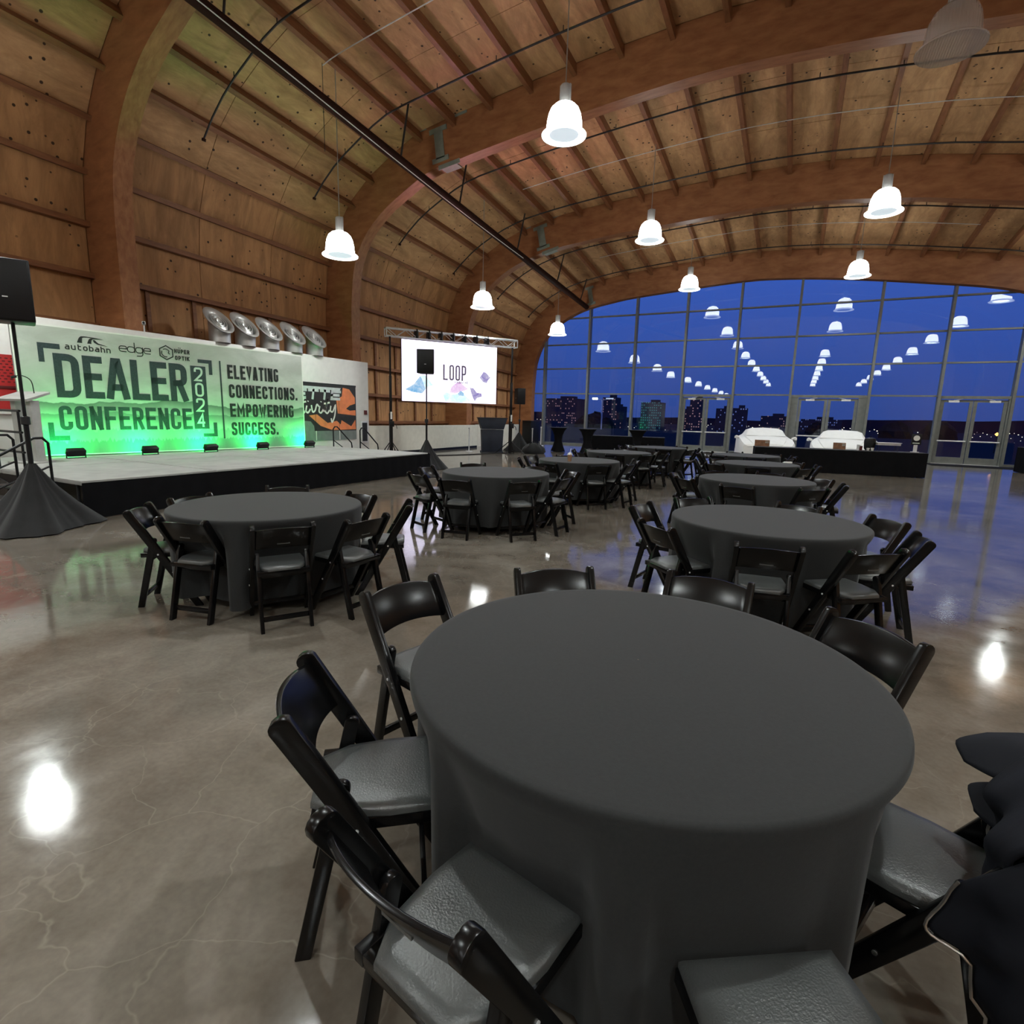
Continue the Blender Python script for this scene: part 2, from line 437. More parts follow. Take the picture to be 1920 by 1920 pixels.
# plywood sheets: one piece per purlin gap and sheet length, proud of the shell with open joints
for k in range(4):
    a, b = PR[k], PR[k+1]; y0, y1 = AY[k]+.21, AY[k+1]-.21
    sa, sb = [0]+PS[k], [0]+PS[k+1]
    for g in range(len(sa)-1):
        if k == 0 and 10 < g < 22: pass
        for t in range(3):
            ys = (y0+(y1-y0)*t/3+.008, y0+(y1-y0)*(t+1)/3-.008)
            vs = []
            dz = random.uniform(0, .006)
            for yy in ys:
                f = (yy-AY[k])/(AY[k+1]-AY[k])
                for q0, q1, e in ((sa[g], sb[g], .008), (sa[g+1], sb[g+1], -.008)):
                    pa, na, _ = a.at(q0+e); pb, nb, _ = b.at(q1+e)
                    p = pa.lerp(pb, f); nn = na.lerp(nb, f).normalized()
                    for d in (-.03, .012+dz):
                        c = p+nn*d; vs.append((c.x, yy, c.y))
            mbx = MB().add(vs, [(0, 1, 3, 2), (4, 6, 7, 5), (0, 4, 5, 1), (2, 3, 7, 6), (0, 2, 6, 4), (1, 5, 7, 3)])
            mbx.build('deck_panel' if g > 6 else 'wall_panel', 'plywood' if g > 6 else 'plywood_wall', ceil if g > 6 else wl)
# purlins and girts
for k in range(4):
    a, b = PR[k], PR[k+1]; y0, y1 = AY[k]+.2, AY[k+1]-.2
    for g, (s0, s1) in enumerate(zip(PS[k], PS[k+1])):
        dep = .30 if g >= 7 else .19
        vs = []
        for yy, f in ((y0, .2/7.2), (y1, 1-.2/7.2)):
            pa, na, ta = a.at(s0); pb, nb, tb = b.at(s1)
            p = pa.lerp(pb, f); nn = na.lerp(nb, f).normalized(); tt = ta.lerp(tb, f).normalized()
            for sgn in (-1, 1):
                for d in (0.0, dep):
                    c = p+nn*d+tt*sgn*.06; vs.append((c.x, yy, c.y))
        MB().add(vs, [(0, 1, 3, 2), (4, 6, 7, 5), (0, 4, 5, 1), (2, 3, 7, 6), (0, 2, 6, 4), (1, 5, 7, 3)]).build(
            'purlin' if g >= 7 else 'girt', 'purlin_wood', ceil if g >= 7 else wl)
# studs on the lower wall of each bay
for k in range(1, 4):
    y = AY[k]+1.0
    while y < AY[k+1]-.5:
        f = (y-AY[k])/(AY[k+1]-AY[k])
        za = PS[k][0]*(1-f)+PS[k+1][0]*f; zb = PS[k][2]*(1-f)+PS[k+1][2]*f
        for (i0, i1) in ((0, 1), (1, 2), (2, 3)):
            z0 = PS[k][i0]*(1-f)+PS[k+1][i0]*f+.05; z1 = PS[k][i1]*(1-f)+PS[k+1][i1]*f-.05
            xa = PR[k].at(z0)[0].x*(1-f)+PR[k+1].at(z0)[0].x*f; xb = PR[k].at(z1)[0].x*(1-f)+PR[k+1].at(z1)[0].x*f
            MB().bar((xa+.07, y, z0), (xb+.07, y, z1), .045, .10, (0, 1, 0)).build('stud', 'purlin_wood', wl)
        y += 1.22
# glulam arches
for k, nm in enumerate(['beyond the top of the view', 'nearest, rising beside the stage', 'middle, rising behind the white partition', 'behind the projected screen', 'framing the window wall']):
    P = resample(PR[k], 90); Q = offs(P, 1.2); n = len(P)
    y0, y1 = AY[k]-.2, AY[k]+.2
    if k == 0: continue
    vs = [(p.x, y, p.y) for y in (y0, y1) for S in (P, Q) for p in S]
    fs = []
    for i in range(n-1):
        fs += [(i, i+1, n+i+1, n+i), (2*n+i, 3*n+i, 3*n+i+1, 2*n+i+1), (n+i, n+i+1, 3*n+i+1, 3*n+i), (i, 2*n+i, 2*n+i+1, i+1)]
    fs += [(0, n, 3*n, 2*n), (n-1, 3*n-1, 4*n-1, 2*n-1)]
    ar = tag(MB().add(vs, fs).build('glulam_arch', 'glulam', smooth=True, angle=30), 'laminated timber arch '+nm, kind='structure')
    # painted steel splice plates on the haunch
    for xx in ((-10.35,) if k < 4 else (-10.6,)):
        s = PR[k].s_of_x(xx); p, nn, tt = PR[k].at(s)
        def plate(du, dv, wu, wv, nm2='splice_plate'):
            c = p+tt*du+nn*dv
            rot = Matrix(((tt.x, 0, nn.x), (0, 1, 0), (tt.y, 0, nn.y)))
            MB().box((c.x, y0-.012, c.y), (wu, .024, wv), rot).build(nm2, 'plate_grey', ar)
        sc = 1.0 if k < 4 else .75
        plate(0, .62, .30*sc, .74); plate(0, .20, .62*sc, .13); plate(0, 1.02, .58*sc, .13)
        if k < 4:
            plate(.72, -.02, .62, .16); plate(-.72, -.02, .62, .16); plate(.28, 1.24, .75, .12)
            MB().box((p.x+nn.x*1.22+tt.x*.2, y0+.2, p.y+nn.y*1.22+tt.y*.2), (.55, .42, .02), Matrix(((tt.x, 0, nn.x), (0, 1, 0), (tt.y, 0, nn.y)))).build('splice_plate', 'plate_grey', ar)

# ------------------------------------------------------------------ window wall
YG = 29.3
MX = [-13.15, -10.55, -8.0, -5.45, -2.98, -.45, 2.69, 5.2, 7.62, 10.1]
TZ = [2.85, 4.22, 5.52, 6.91]
DOORS = {3: 1, 5: 2, 7: 3}     # bay index -> door number
win = tag(empty('window_1', (0, YG, 0)), 'tall arched window wall of square glass panes', kind='structure')
def topz(x): return PR[4].z_of_x(x)-.15 if -14.6 < x < 10.9 else 4.0
for x in MX:
    MB().box((x, -.10, topz(x)/2), (.10, .32, topz(x))).build('mullion', 'mullion_grey', win)
edges = [-14.7]+MX+[10.9]
for i in range(len(edges)-1):
    x0, x1 = edges[i]+.05, edges[i+1]-.05
    rows = [0.05]+TZ+[9.6]
    for j in range(5):
        z0, z1 = rows[j]+.035, rows[j+1]-.035
        if j == 0 and (i-1) in DOORS: continue
        xs = [x0+(x1-x0)*q/6 for q in range(7)]
        tops = [min(z1, topz(x)) for x in xs]
        if max(tops) <= z0+.05: continue
        tops = [max(t, z0+.02) for t in tops]
        poly = [(x0, z0), (x1, z0)]+[(x, t) for x, t in reversed(list(zip(xs, tops)))]
        MB().prism(poly, 'y', -.012, .012).build('pane', 'window_glass', win)
        if z1 < topz((x0+x1)/2) and j < 4:
            MB().box(((x0+x1)/2, -.03, rows[j+1]), (x1-x0, .12, .07)).build('transom', 'mullion_grey', win)
    if (i-1) not in DOORS: MB().box(((x0+x1)/2, -.03, .05), (x1-x0, .14, .10)).build('sill', 'mullion_grey', win)
for bay, num in DOORS.items():
    x0, x1 = MX[bay]+.05, MX[bay+1]-.05
    d = tag(empty('door_%d' % num, ((x0+x1)/2, YG, 0)), 'grey framed glass double door in the window wall', kind='structure')
    hw = (x1-x0)/2; sl = .05 if num != 2 else .32
    MB().box((0, -.05, 2.80), (hw*2, .16, .12)).build('header', 'mullion_grey', d)
    for s in (-1, 1): MB().box((s*(hw-sl/2), -.04, 1.38), (sl, .14, 2.76)).build('jamb', 'mullion_grey', d)
    lw_ = hw-sl
    for s in (-1, 1):
        leaf = MB(); cx = s*lw_/2; wd = lw_-.02
        for xx in (cx-wd/2+.06, cx+wd/2-.06): leaf.box((xx, -.03, 1.36), (.12, .05, 2.68))
        leaf.box((cx, -.03, .16), (wd-.24, .05, .28)); leaf.box((cx, -.03, 2.65), (wd-.24, .05, .10))
        lf = leaf.build('door_leaf', 'mullion_grey', d)
        MB().box((cx, -.03, 1.45), (wd-.25, .014, 2.29)).build('pane', 'window_glass', lf)
        MB().tube([(cx-wd/2+.06, -.12, .98), (cx+wd/2-.06, -.12, .98)], .028, 8).build('push_bar', 'white_plastic', lf)
        cl = MB().box((cx+s*.12, -.11, 2.63), (.36, .09, .08)); cl.bar((cx+s*.12, -.11, 2.68), (cx-s*.18, -.10, 2.74), .03, .015)
        cl.build('closer', 'white_plastic', lf)
    MB().box((0, -.05, .012), (hw*2, .22, .024)).build('threshold', 'aluminium', d)
mt_ = MB().box((6.5, 28.35, .008), (2.9, 1.3, .016)); tag(mt_.build('door_mat', 'black_mat', bevel=.004), 'black rubber mat in front of the right-hand glass door', 'mat')

# white partition and low walls along the left
pw = tag(MB().box((-13.57, 5.0, 1.62), (.16, 19.8, 3.24)).build('wall_partition', 'white_paint', bevel=.01), 'white partition wall behind the stage', kind='structure')
lowp = [(-13.5, 14.9), (-13.5, 22.35), (-13.75, 22.85), (-13.75, 26.6)]
for nm, poly in (('wall_low', [(-13.62, 14.9), (-13.5, 14.9), (-13.5, 22.35), (-13.62, 22.4)]), ('wall_low', [(-13.63, 22.4), (-13.5, 22.36), (-13.92, 23.05), (-14.02, 22.98)]), ('wall_low', [(-14.05, 23.0), (-13.93, 23.0), (-13.93, 27.6), (-14.05, 27.6)])):
    tag(MB().prism(poly, 'z', 0, 1.07).build(nm, 'cream_wall'), 'low cream half wall along the timber wall', kind='structure')
MB().box((-13.49, 18.6, .05), (.02, 7.4, .10)).build('baseboard_left', 'black_paint')['kind'] = 'structure'

# ------------------------------------------------------------------ pendant lamps
def lamp_parts(root, lit=True, light=True, top=2.2, full=True):
    bell = [(.11, .56), (.21, .535), (.28, .47), (.325, .37), (.35, .25), (.362, .12), (.366, .06)]
    g = 'bell_glow' if lit else 'clear_acrylic'
    key = ('bell', g)
    if key not in CACHE:
        sh = MB().lathe(bell, 28); CACHE[key] = sh.mesh('lamp_shade', g, smooth=True)
        CACHE[('rim', g)] = MB().lathe([(.366, .06), (.41, .035), (.455, .0), (.45, -.02), (.38, -.005), (.30, .0)], 28).mesh('rim', 'rim_glow' if lit else g, smooth=True)
        CACHE[('lens', g)] = MB().lathe([(.30, .002), (.15, .006), (.001, .008)], 28).mesh('lens', 'lens_glow' if lit else g, smooth=True)
        hs = MB().lathe([(.001, .58), (.10, .58), (.10, .90), (.075, .92), (.001, .92)], 12)
        for s in (-1, 1): hs.box((s*.105, 0, .74), (.02, .05, .34))
        CACHE[('hous', g)] = hs.mesh('housing', 'lamp_housing', smooth=True)
    obj('lamp_shade', CACHE[key], root); obj('rim', CACHE[('rim', g)], root)
    if full:
        obj('lens', CACHE[('lens', g)], root); obj('housing', CACHE[('hous', g)], root)
        MB().tube([(0, 0, .9), (0, 0, top)], .011, 6).build('stem', 'lamp_housing', root)
    if light:
        ld = bpy.data.lights.new('lamp_light', 'SPOT'); ld.energy = LAMP_W; ld.shadow_soft_size = .10; ld.spot_size = R(160); ld.spot_blend = .7; ld.color = (.93, 1, .985)
        lo = bpy.data.objects.new('lamp_light', ld); col.objects.link(lo); lo.parent = root; lo.location = (0, 0, -.20)
CACHE = {}
ROWS = [(-11.0, 5.55, 'in the row beside the stage'), (-4.82, 7.2, 'in the row left of the hall centre'), (1.45, 7.2, 'in the row right of the hall centre'), (7.55, 7.2, 'in the right-hand row')]
YL = [25.7-7.25*i for i in range(10)]
for ri, (lx, lz, rn) in enumerate(ROWS):
    for i, ly in enumerate(YL):
        seen = ly > 8 and ri < 3
        unlit = (ri == 2 and i == 2)
        if unlit: lab = 'unlit clear bell pendant lamp near the top right corner'
        elif seen: lab = 'glowing bell pendant lamp %s, %s' % (rn, ['nearest the glass', 'midway down the hall', 'largest and nearest'][i])
        else: lab = 'glowing bell pendant lamp seen only as a reflection in the glass'
        t = thing('pendant_lamp', lab, 'lamp', (lx-(.35 if ri == 0 and i == 3 else 0), ly, lz), 0, 'pendant lamps above the hall' if (seen or unlit) else 'pendant lamps reflected in the window wall')
        yy = max(.3, ly)
        lamp_parts(t, not unlit, (not unlit) and ly > -11 , roof_point(yy, lx, .05).z-lz, seen)

# ------------------------------------------------------------------ sprinkler pipes and conduit
mp = thing('sprinkler_main', 'thick dark pipe running down the hall under the left roof', 'pipe')
L0, L1 = Vector((-10.6, 2.0, 9.32)), Vector((-10.6, 28.6, 7.33))
MB().tube([L0, L1], .125, 12).build('pipe', 'pipe_brown', mp, smooth=True)
for q in (7.9, 13.2, 16.2, 20.4, 24.5, 27.6):
    c = L0.lerp(L1, (q-2)/26.6); e = roof_point(q, -10.35, .25)
    MB().tube([c+Vector((0, 0, .08)), e], .028, 6).build('hanger', 'pipe_black', mp)
cb = [L0.lerp(L1, t)+Vector((.17+.03*math.sin(t*9), 0, -.09-.10*math.sin(t*PI)**2)) for t in [i/20 for i in range(15)]]
tag(MB().tube(cb, .012, 5).build('cable', 'white_plastic'), 'pale cable running along the thick dark roof pipe', 'cable')
for bi, y in enumerate((9.5, 13.0, 17.0, 20.5, 24.2, 27.4)):
    pts = []
    k, t = roof_at(y)
    s0a, s0b = PS[k][7]-.3, PS[k+1][7]-.3; s1a, s1b = PS[k][-1], PS[k+1][-1]
    for q in range(41):
        f = q/40
        pa, na, _ = PR[k].at(s0a+(s1a-s0a)*f); pb, nb, _ = PR[k+1].at(s0b+(s1b-s0b)*f)
        p = pa.lerp(pb, t)+na.lerp(nb, t)*.40; pts.append((p.x, y, p.y))
    br = thing('sprinkler_branch', ['first', 'second', 'third', 'fourth', 'fifth', 'sixth'][bi]+' thin black sprinkler pipe curving under the roof, counted from the viewer', 'pipe', group='sprinkler branch pipes')
    MB().tube(pts, .024, 6).build('pipe', 'pipe_black', br, smooth=True)
    MB().tube([Vector(pts[0])+Vector((-.0, 0, 0)), Vector(pts[0])+Vector((-.02, 0, -.06))], .05, 8).build('sprinkler_head', 'pipe_brown', br)
    for q in range(3, 40, 3):
        p = Vector(pts[q]); MB().tube([p, p+Vector((0, 0, .13))], .012, 5).build('hanger', 'pipe_black', br)
for ci, (y, xa, xb) in enumerate(((10.9, -11.2, -6.9), (18.7, -9.6, 5.5), (25.6, -9.0, 5.0))):
    pts = [roof_point(y, xa+(xb-xa)*q/16, .33) for q in range(17)]
    tag(MB().tube(pts, .013, 5).build('conduit', 'aluminium'), ['short bright metal conduit across the roof above the stage', 'thin metal conduit crossing the roof of the second bay', 'thin metal conduit crossing the roof nearest the glass'][ci], 'conduit')
wr = roof_point(10.9, -11.2, .27)
tag(MB().tube([wr, (wr.x, wr.y, 7.9)], .008, 5).build('hanging_wire', 'dark_steel'), 'thin wire hanging from the roof conduit above the stage', 'wire')

# ------------------------------------------------------------------ chairs and tables
def rounded_rail(p, q, w, n=6):
    """outline in the YZ plane of a rail from p to q with a rounded end at p"""
    p, q = Vector(p), Vector(q); d = (q-p).normalized(); s = Vector((-d.y, d.x))
    out = [q+s*w, ]
    for k in range(n+1):
        a = PI*k/n; out.append(p+s*w*math.cos(a)-d*w*.75*math.sin(a))
    out.append(q-s*w)
    return out
def flat_foot(poly, z0=0.0): return [(y, max(z0, z)) for y, z in poly]
def make_chair():
    t = empty('folding_chair')
    for s in (-1, 1):
        poly = flat_foot([tuple(v) for v in rounded_rail((-.235, .765), (.212, -.02), .033)])
        MB().prism(poly, 'x', s*.2-.0155, s*.2+.0155).build('back_post', 'black_resin', t, bevel=.004)
        poly = flat_foot([tuple(v) for v in rounded_rail((-.090, .545), (-.215, -.02), .024)])
        MB().prism(poly, 'x', s*.167-.0135, s*.167+.0135).build('rear_leg', 'black_resin', t, bevel=.004)
    # curved back slat
    vs = []; fs = []; nx = 14
    def sl(x, z, off):
        yb = -.238+(.765-z)*.569
        u = x/.19
        return (x, yb-.034*(1-u*u)+off, z)
    for i in range(nx+1):
        x = -.190+.38*i/nx; u = x/.19; zt = .752+.016*(1-u*u); zb = .598+.012*(1-u*u)
        for z in (zb, (zb+zt)/2, zt):
            vs += [sl(x, z, -.008), sl(x, z, .008)]
    for i in range(nx):
        a = i*6; b = a+6
        fs += [(a, b, b+2, a+2), (a+2, b+2, b+4, a+4), (a+1, a+3, b+3, b+1), (a+3, a+5, b+5, b+3), (a+4, b+4, b+5, a+5), (a, a+1, b+1, b)]
    e = nx*6
    fs += [(0, 2, 3, 1), (2, 4, 5, 3), (e, e+1, e+3, e+2), (e+2, e+3, e+5, e+4)]
    bk = MB().add(vs, fs).build('backrest', 'black_resin', t, bevel=.003)
    MB().box((0, sl(0, .64, -.008)[1]-.001, .645), (.085, .006, .009)).build('grip_slot', 'black_vinyl', bk)
    # seat frame, pad
    fr = MB()
    for s in (-1, 1): fr.box((s*.163, -.002, .425), (.030, .366, .036))
    fr.box((0, .168, .425), (.30, .028, .036)); fr.box((0, -.172, .425), (.30, .024, .034))
    fr.build('seat_frame', 'black_resin', t, bevel=.003)
    out = [(-.172, .180), (.172, .180), (.176, .04), (.160, -.10), (.105, -.188), (-.105, -.188), (-.160, -.10), (-.176, .04)]
    vs = []; lev = [(1.0, .440), (1.0, .456), (.965, .466), (.80, .473), (.4, .476)]
    cx, cy = 0, .0
    for sc, z in lev: vs += [(cx+(x-cx)*sc, cy+(y-cy)*sc, z) for x, y in out]
    n = 8; fs = [tuple(range(n))[::-1]]
    for l in range(len(lev)-1): fs += [(l*n+i, l*n+(i+1) % n, (l+1)*n+(i+1) % n, (l+1)*n+i) for i in range(n)]
    fs.append(tuple(range((len(lev)-1)*n, len(lev)*n)))
    MB().add(vs, fs).build('seat_cushion', 'black_vinyl', t, smooth=True, angle=50)
    # stretchers
    MB().box((0, -.193, .092), (.316, .018, .036)).build('rear_stretcher', 'black_resin', t, bevel=.003)
    MB().box((0, -.118, .400), (.316, .018, .045)).build('seat_crossbar', 'black_resin', t, bevel=.003)
    MB().box((0, .140, .115), (.374, .018, .036)).build('front_stretcher', 'black_resin', t, bevel=.003)
    return t
chair0 = make_chair(); chair_used = [False]
screw_me = MB().lathe([(.0065, 0), (.0065, .003), (.001, .004)], 8, rot=Matrix.Rotation(PI/2, 3, 'Y')).mesh('screw', 'aluminium')
WORDS = ['near side', 'near-right side', 'right side', 'far-right side', 'far side', 'far-left side', 'left side', 'near-left side']
def place_chair(mid, a, label, group, screws=False):
    o = copy_tree(chair0) if chair_used[0] else chair0
    chair_used[0] = True
    fwd = Vector((-math.cos(R(a)), -math.sin(R(a))))
    o.location = (mid[0]+fwd.x*.242, mid[1]+fwd.y*.242, 0); o.rotation_euler = (0, 0, R(a+90))
    tag(o, label, 'chair', group)
    if screws:
        for s in (-1, 1):
            for (y, z) in ((-.05, .437), (.045, .29)):
                q = obj('screw', screw_me, o, (s*.2155, y, z)); q.rotation_euler = (0, 0, 0 if s > 0 else PI)
    return o
def cloth_mesh(name, seed, chairs, c, hem=.10, near=False):
    rnd = random.Random(seed); n = 144 if near else 72
    ph = [(rnd.choice((5, 7, 8, 11)), rnd.uniform(0, 6.28), rnd.uniform(.5, 1)) for _ in range(4)]
    angs = [(math.atan2(y-c[1], x-c[0]), math.hypot(y-c[1], x-c[0])-.445) for x, y in chairs]
    def fold(th): return sum(w_*math.sin(k*th+p) for k, p, w_ in ph)/2.2
    lev = [(.0, .770), (.35, .7705), (.60, .7705), (.73, .7705), (.754, .7702), (.762, .768), (.767, .763), (.7695, .755), (.771, .742)]
    zs = [.71, .64, .56, .52, .485, .46, .40, .32, .22, hem]
    vs = []; rows = 0
    for r, z in lev:
        for k in range(n):
            th = 2*PI*k/n; vs.append((max(r, .002)*math.cos(th), max(r, .002)*math.sin(th), z))
        rows += 1
    for z in zs:
        d = (.75-z)/.65
        for k in range(n):
            th = 2*PI*k/n
            fo = fold(th); r = .773+.02*d+.085*d*max(-.55, fo)
            for a, rc in angs:
                da = abs((th-a+PI) % (2*PI)-PI)
                g = max(0, 1-max(0, da-.25)/.10); g = g*g*(3-2*g)
                lo = max(0, min(1, (.74-z)/.26))
                r = r*(1-g*lo)+min(r, max(rc, .56))*g*lo
            zz = z+(.02*math.sin(3*th+seed) if z == hem else 0)
            vs.append((r*math.cos(th), r*math.sin(th), zz))
        rows += 1
    fs = [(i*n+k, i*n+(k+1) % n, (i+1)*n+(k+1) % n, (i+1)*n+k) for i in range(rows-1) for k in range(n)]
    return MB().add(vs, fs).mesh(name, 'black_cloth', smooth=True, angle=180)
def round_table(c, chairs, tname, seed, near=False):
    t = thing('round_table', 'round folding table under the black cloth of '+tname, 'table', (c[0], c[1], 0), R(20*seed), 'round banquet tables')
    if 'top' not in CACHE:
        CACHE['top'] = MB().lathe([(.001, .735), (.752, .735), (.757, .742), (.757, .760), (.752, .765), (.001, .765)], 48).mesh('table_top', 'table_ply')
        lg = MB()
        for s in (-1, 1): lg.tube([(s*.30, 0, .735), (s*.28, 0, .05), (s*.28, 0, .02)], .016, 8)
        CACHE['leg'] = MB().tube([(-.27, 0, .735), (-.27, 0, .06), (-.22, 0, .03), (.22, 0, .03), (.27, 0, .06), (.27, 0, .735)], .016, 8).mesh('leg', 'dark_steel', smooth=True)
        CACHE['brace'] = MB().tube([(-.27, 0, .4), (.27, 0, .4)], .010, 6).mesh('brace', 'dark_steel', smooth=True)
    obj('table_top', CACHE['top'], t)
    for s in (-1, 1):
        l = obj('leg', CACHE['leg'], t, (0, s*.32, 0)); obj('brace', CACHE['brace'], l)
    cl = obj('tablecloth', cloth_mesh('tablecloth', seed, [m for m, a in chairs], c, near=near), None, (c[0], c[1], 0))
    tag(cl, 'black floor-length cloth over '+tname, 'tablecloth', 'black round tablecloths')
    psi = math.degrees(math.atan2(-c[1], -c[0]))
    lst = sorted(chairs, key=lambda q: (math.degrees(math.atan2(q[0][1]-c[1], q[0][0]-c[0]))-psi+22) % 360)
    n = len(lst)
    for i, (mid, a) in enumerate(lst):
        wd = WORDS[round(i*8/n) % 8]
        yield mid, a, 'black folding chair on the %s of %s' % (wd, tname)
def polar(c, lst): return [((c[0]+r*math.cos(R(a)), c[1]+r*math.sin(R(a))), a+j) for a, r, j in lst]
def ring(c, a0, seed, r=1.12, n=8, skip=()):
    rnd = random.Random(seed)
    return polar(c, [(a0+360/n*i+rnd.uniform(-4, 4), r+rnd.uniform(-.03, .06), rnd.uniform(-6, 6)) for i in range(n) if i not in skip])
T1, T2, T3, T4 = (-.40, 1.75), (-3.98, 3.13), (-.15, 5.0), (-3.80, 6.83)
TABLES = [
 (T1, 'the foremost round table', [((-1.25, 1.03), -141), ((-.57, .64), -101), ((.27, .765), -57), ((.655, 1.53), -22), ((.37, 2.54), 47), ((-.32, 2.89), 87), ((-1.08, 2.60), 127), ((-1.60, 1.96), 166)]),
 (T2, 'the round table in front of the stage', [((-4.61, 2.40), -138), ((-3.85, 2.28), -76), ((-3.12, 2.56), -32), ((-2.85, 3.12), -4), ((-3.02, 3.85), 38), ((-3.76, 4.03), 80), ((-4.73, 3.96), 133), ((-4.84, 2.97), -172)]),
 (T3, 'the second round table of the right row', [((-1.25, 5.10), 170), ((-.90, 4.17), -132), ((-.08, 3.86), -80), ((.56, 4.12), -51), ((.92, 4.86), 2), ((.80, 5.62), 31), ((.10, 6.05), 66), ((-.90, 5.88), 133)]),
 (T4, 'the second round table of the left row', [((-4.45, 5.80), -112), ((-4.91, 6.64), -172), ((-3.72, 5.62), -78), ((-2.92, 6.02), -40), ((-2.66, 6.72), -4), ((-2.92, 7.62), 48), ((-3.72, 7.98), 86), ((-4.74, 7.72), 130)]),
 ((-3.64, 9.80), 'the third round table of the left row', ring((-3.64, 9.8), -100, 5)),
 ((-3.78, 12.90), 'the fourth round table of the left row', ring((-3.78, 12.9), -80, 6)),
 ((-3.50, 16.0), 'the farthest round table of the left row', ring((-3.5, 16.0), -70, 7)),
 ((-.45, 8.48), 'the third round table of the right row', ring((-.45, 8.48), -95, 8)),
 ((-.64, 11.75), 'the fourth round table of the right row', ring((-.64, 11.75), -85, 9)),
 ((-1.04, 14.40), 'the farthest round table of the right row', ring((-1.04, 14.4), -75, 10)),
]
for ti, (c, nm, chs) in enumerate(TABLES):
    for mid, a, lab in round_table(c, chs, nm, ti+1, near=ti < 4):
        if ti == 0 and abs(a+22) < 1: lab = 'black folding chair with a dark jacket hung on its back'
        place_chair(mid, a, lab, 'folding chairs around '+nm.replace('the ', '', 1), screws=ti == 0)
# small things on the far tables
cup = thing('iced_coffee_cup', 'clear plastic cup of iced coffee on the third left table', 'cup', (-3.66, 9.36, .7705))
MB().lathe([(.001, 0), (.032, 0), (.044, .12), (.001, .12)], 14).build('cup_body', 'cup_brown', cup, smooth=True)
MB().lathe([(.046, .12), (.046, .128), (.03, .155), (.001, .16)], 14).build('lid', 'white_plastic', cup, smooth=True)
MB().tube([(.0, 0, .15), (.015, .01, .235)], .004, 6).build('straw', 'white_plastic', cup)
nk = MB().box((-.10, 12.32, .777), (.16, .09, .014), rotZ(.3)); nk.box((-.09, 12.33, .790), (.14, .08, .012), rotZ(.5))
tag(nk.build('folded_napkin', 'white_plastic', bevel=.003), 'small white folded napkin on the fourth right table', 'napkin')

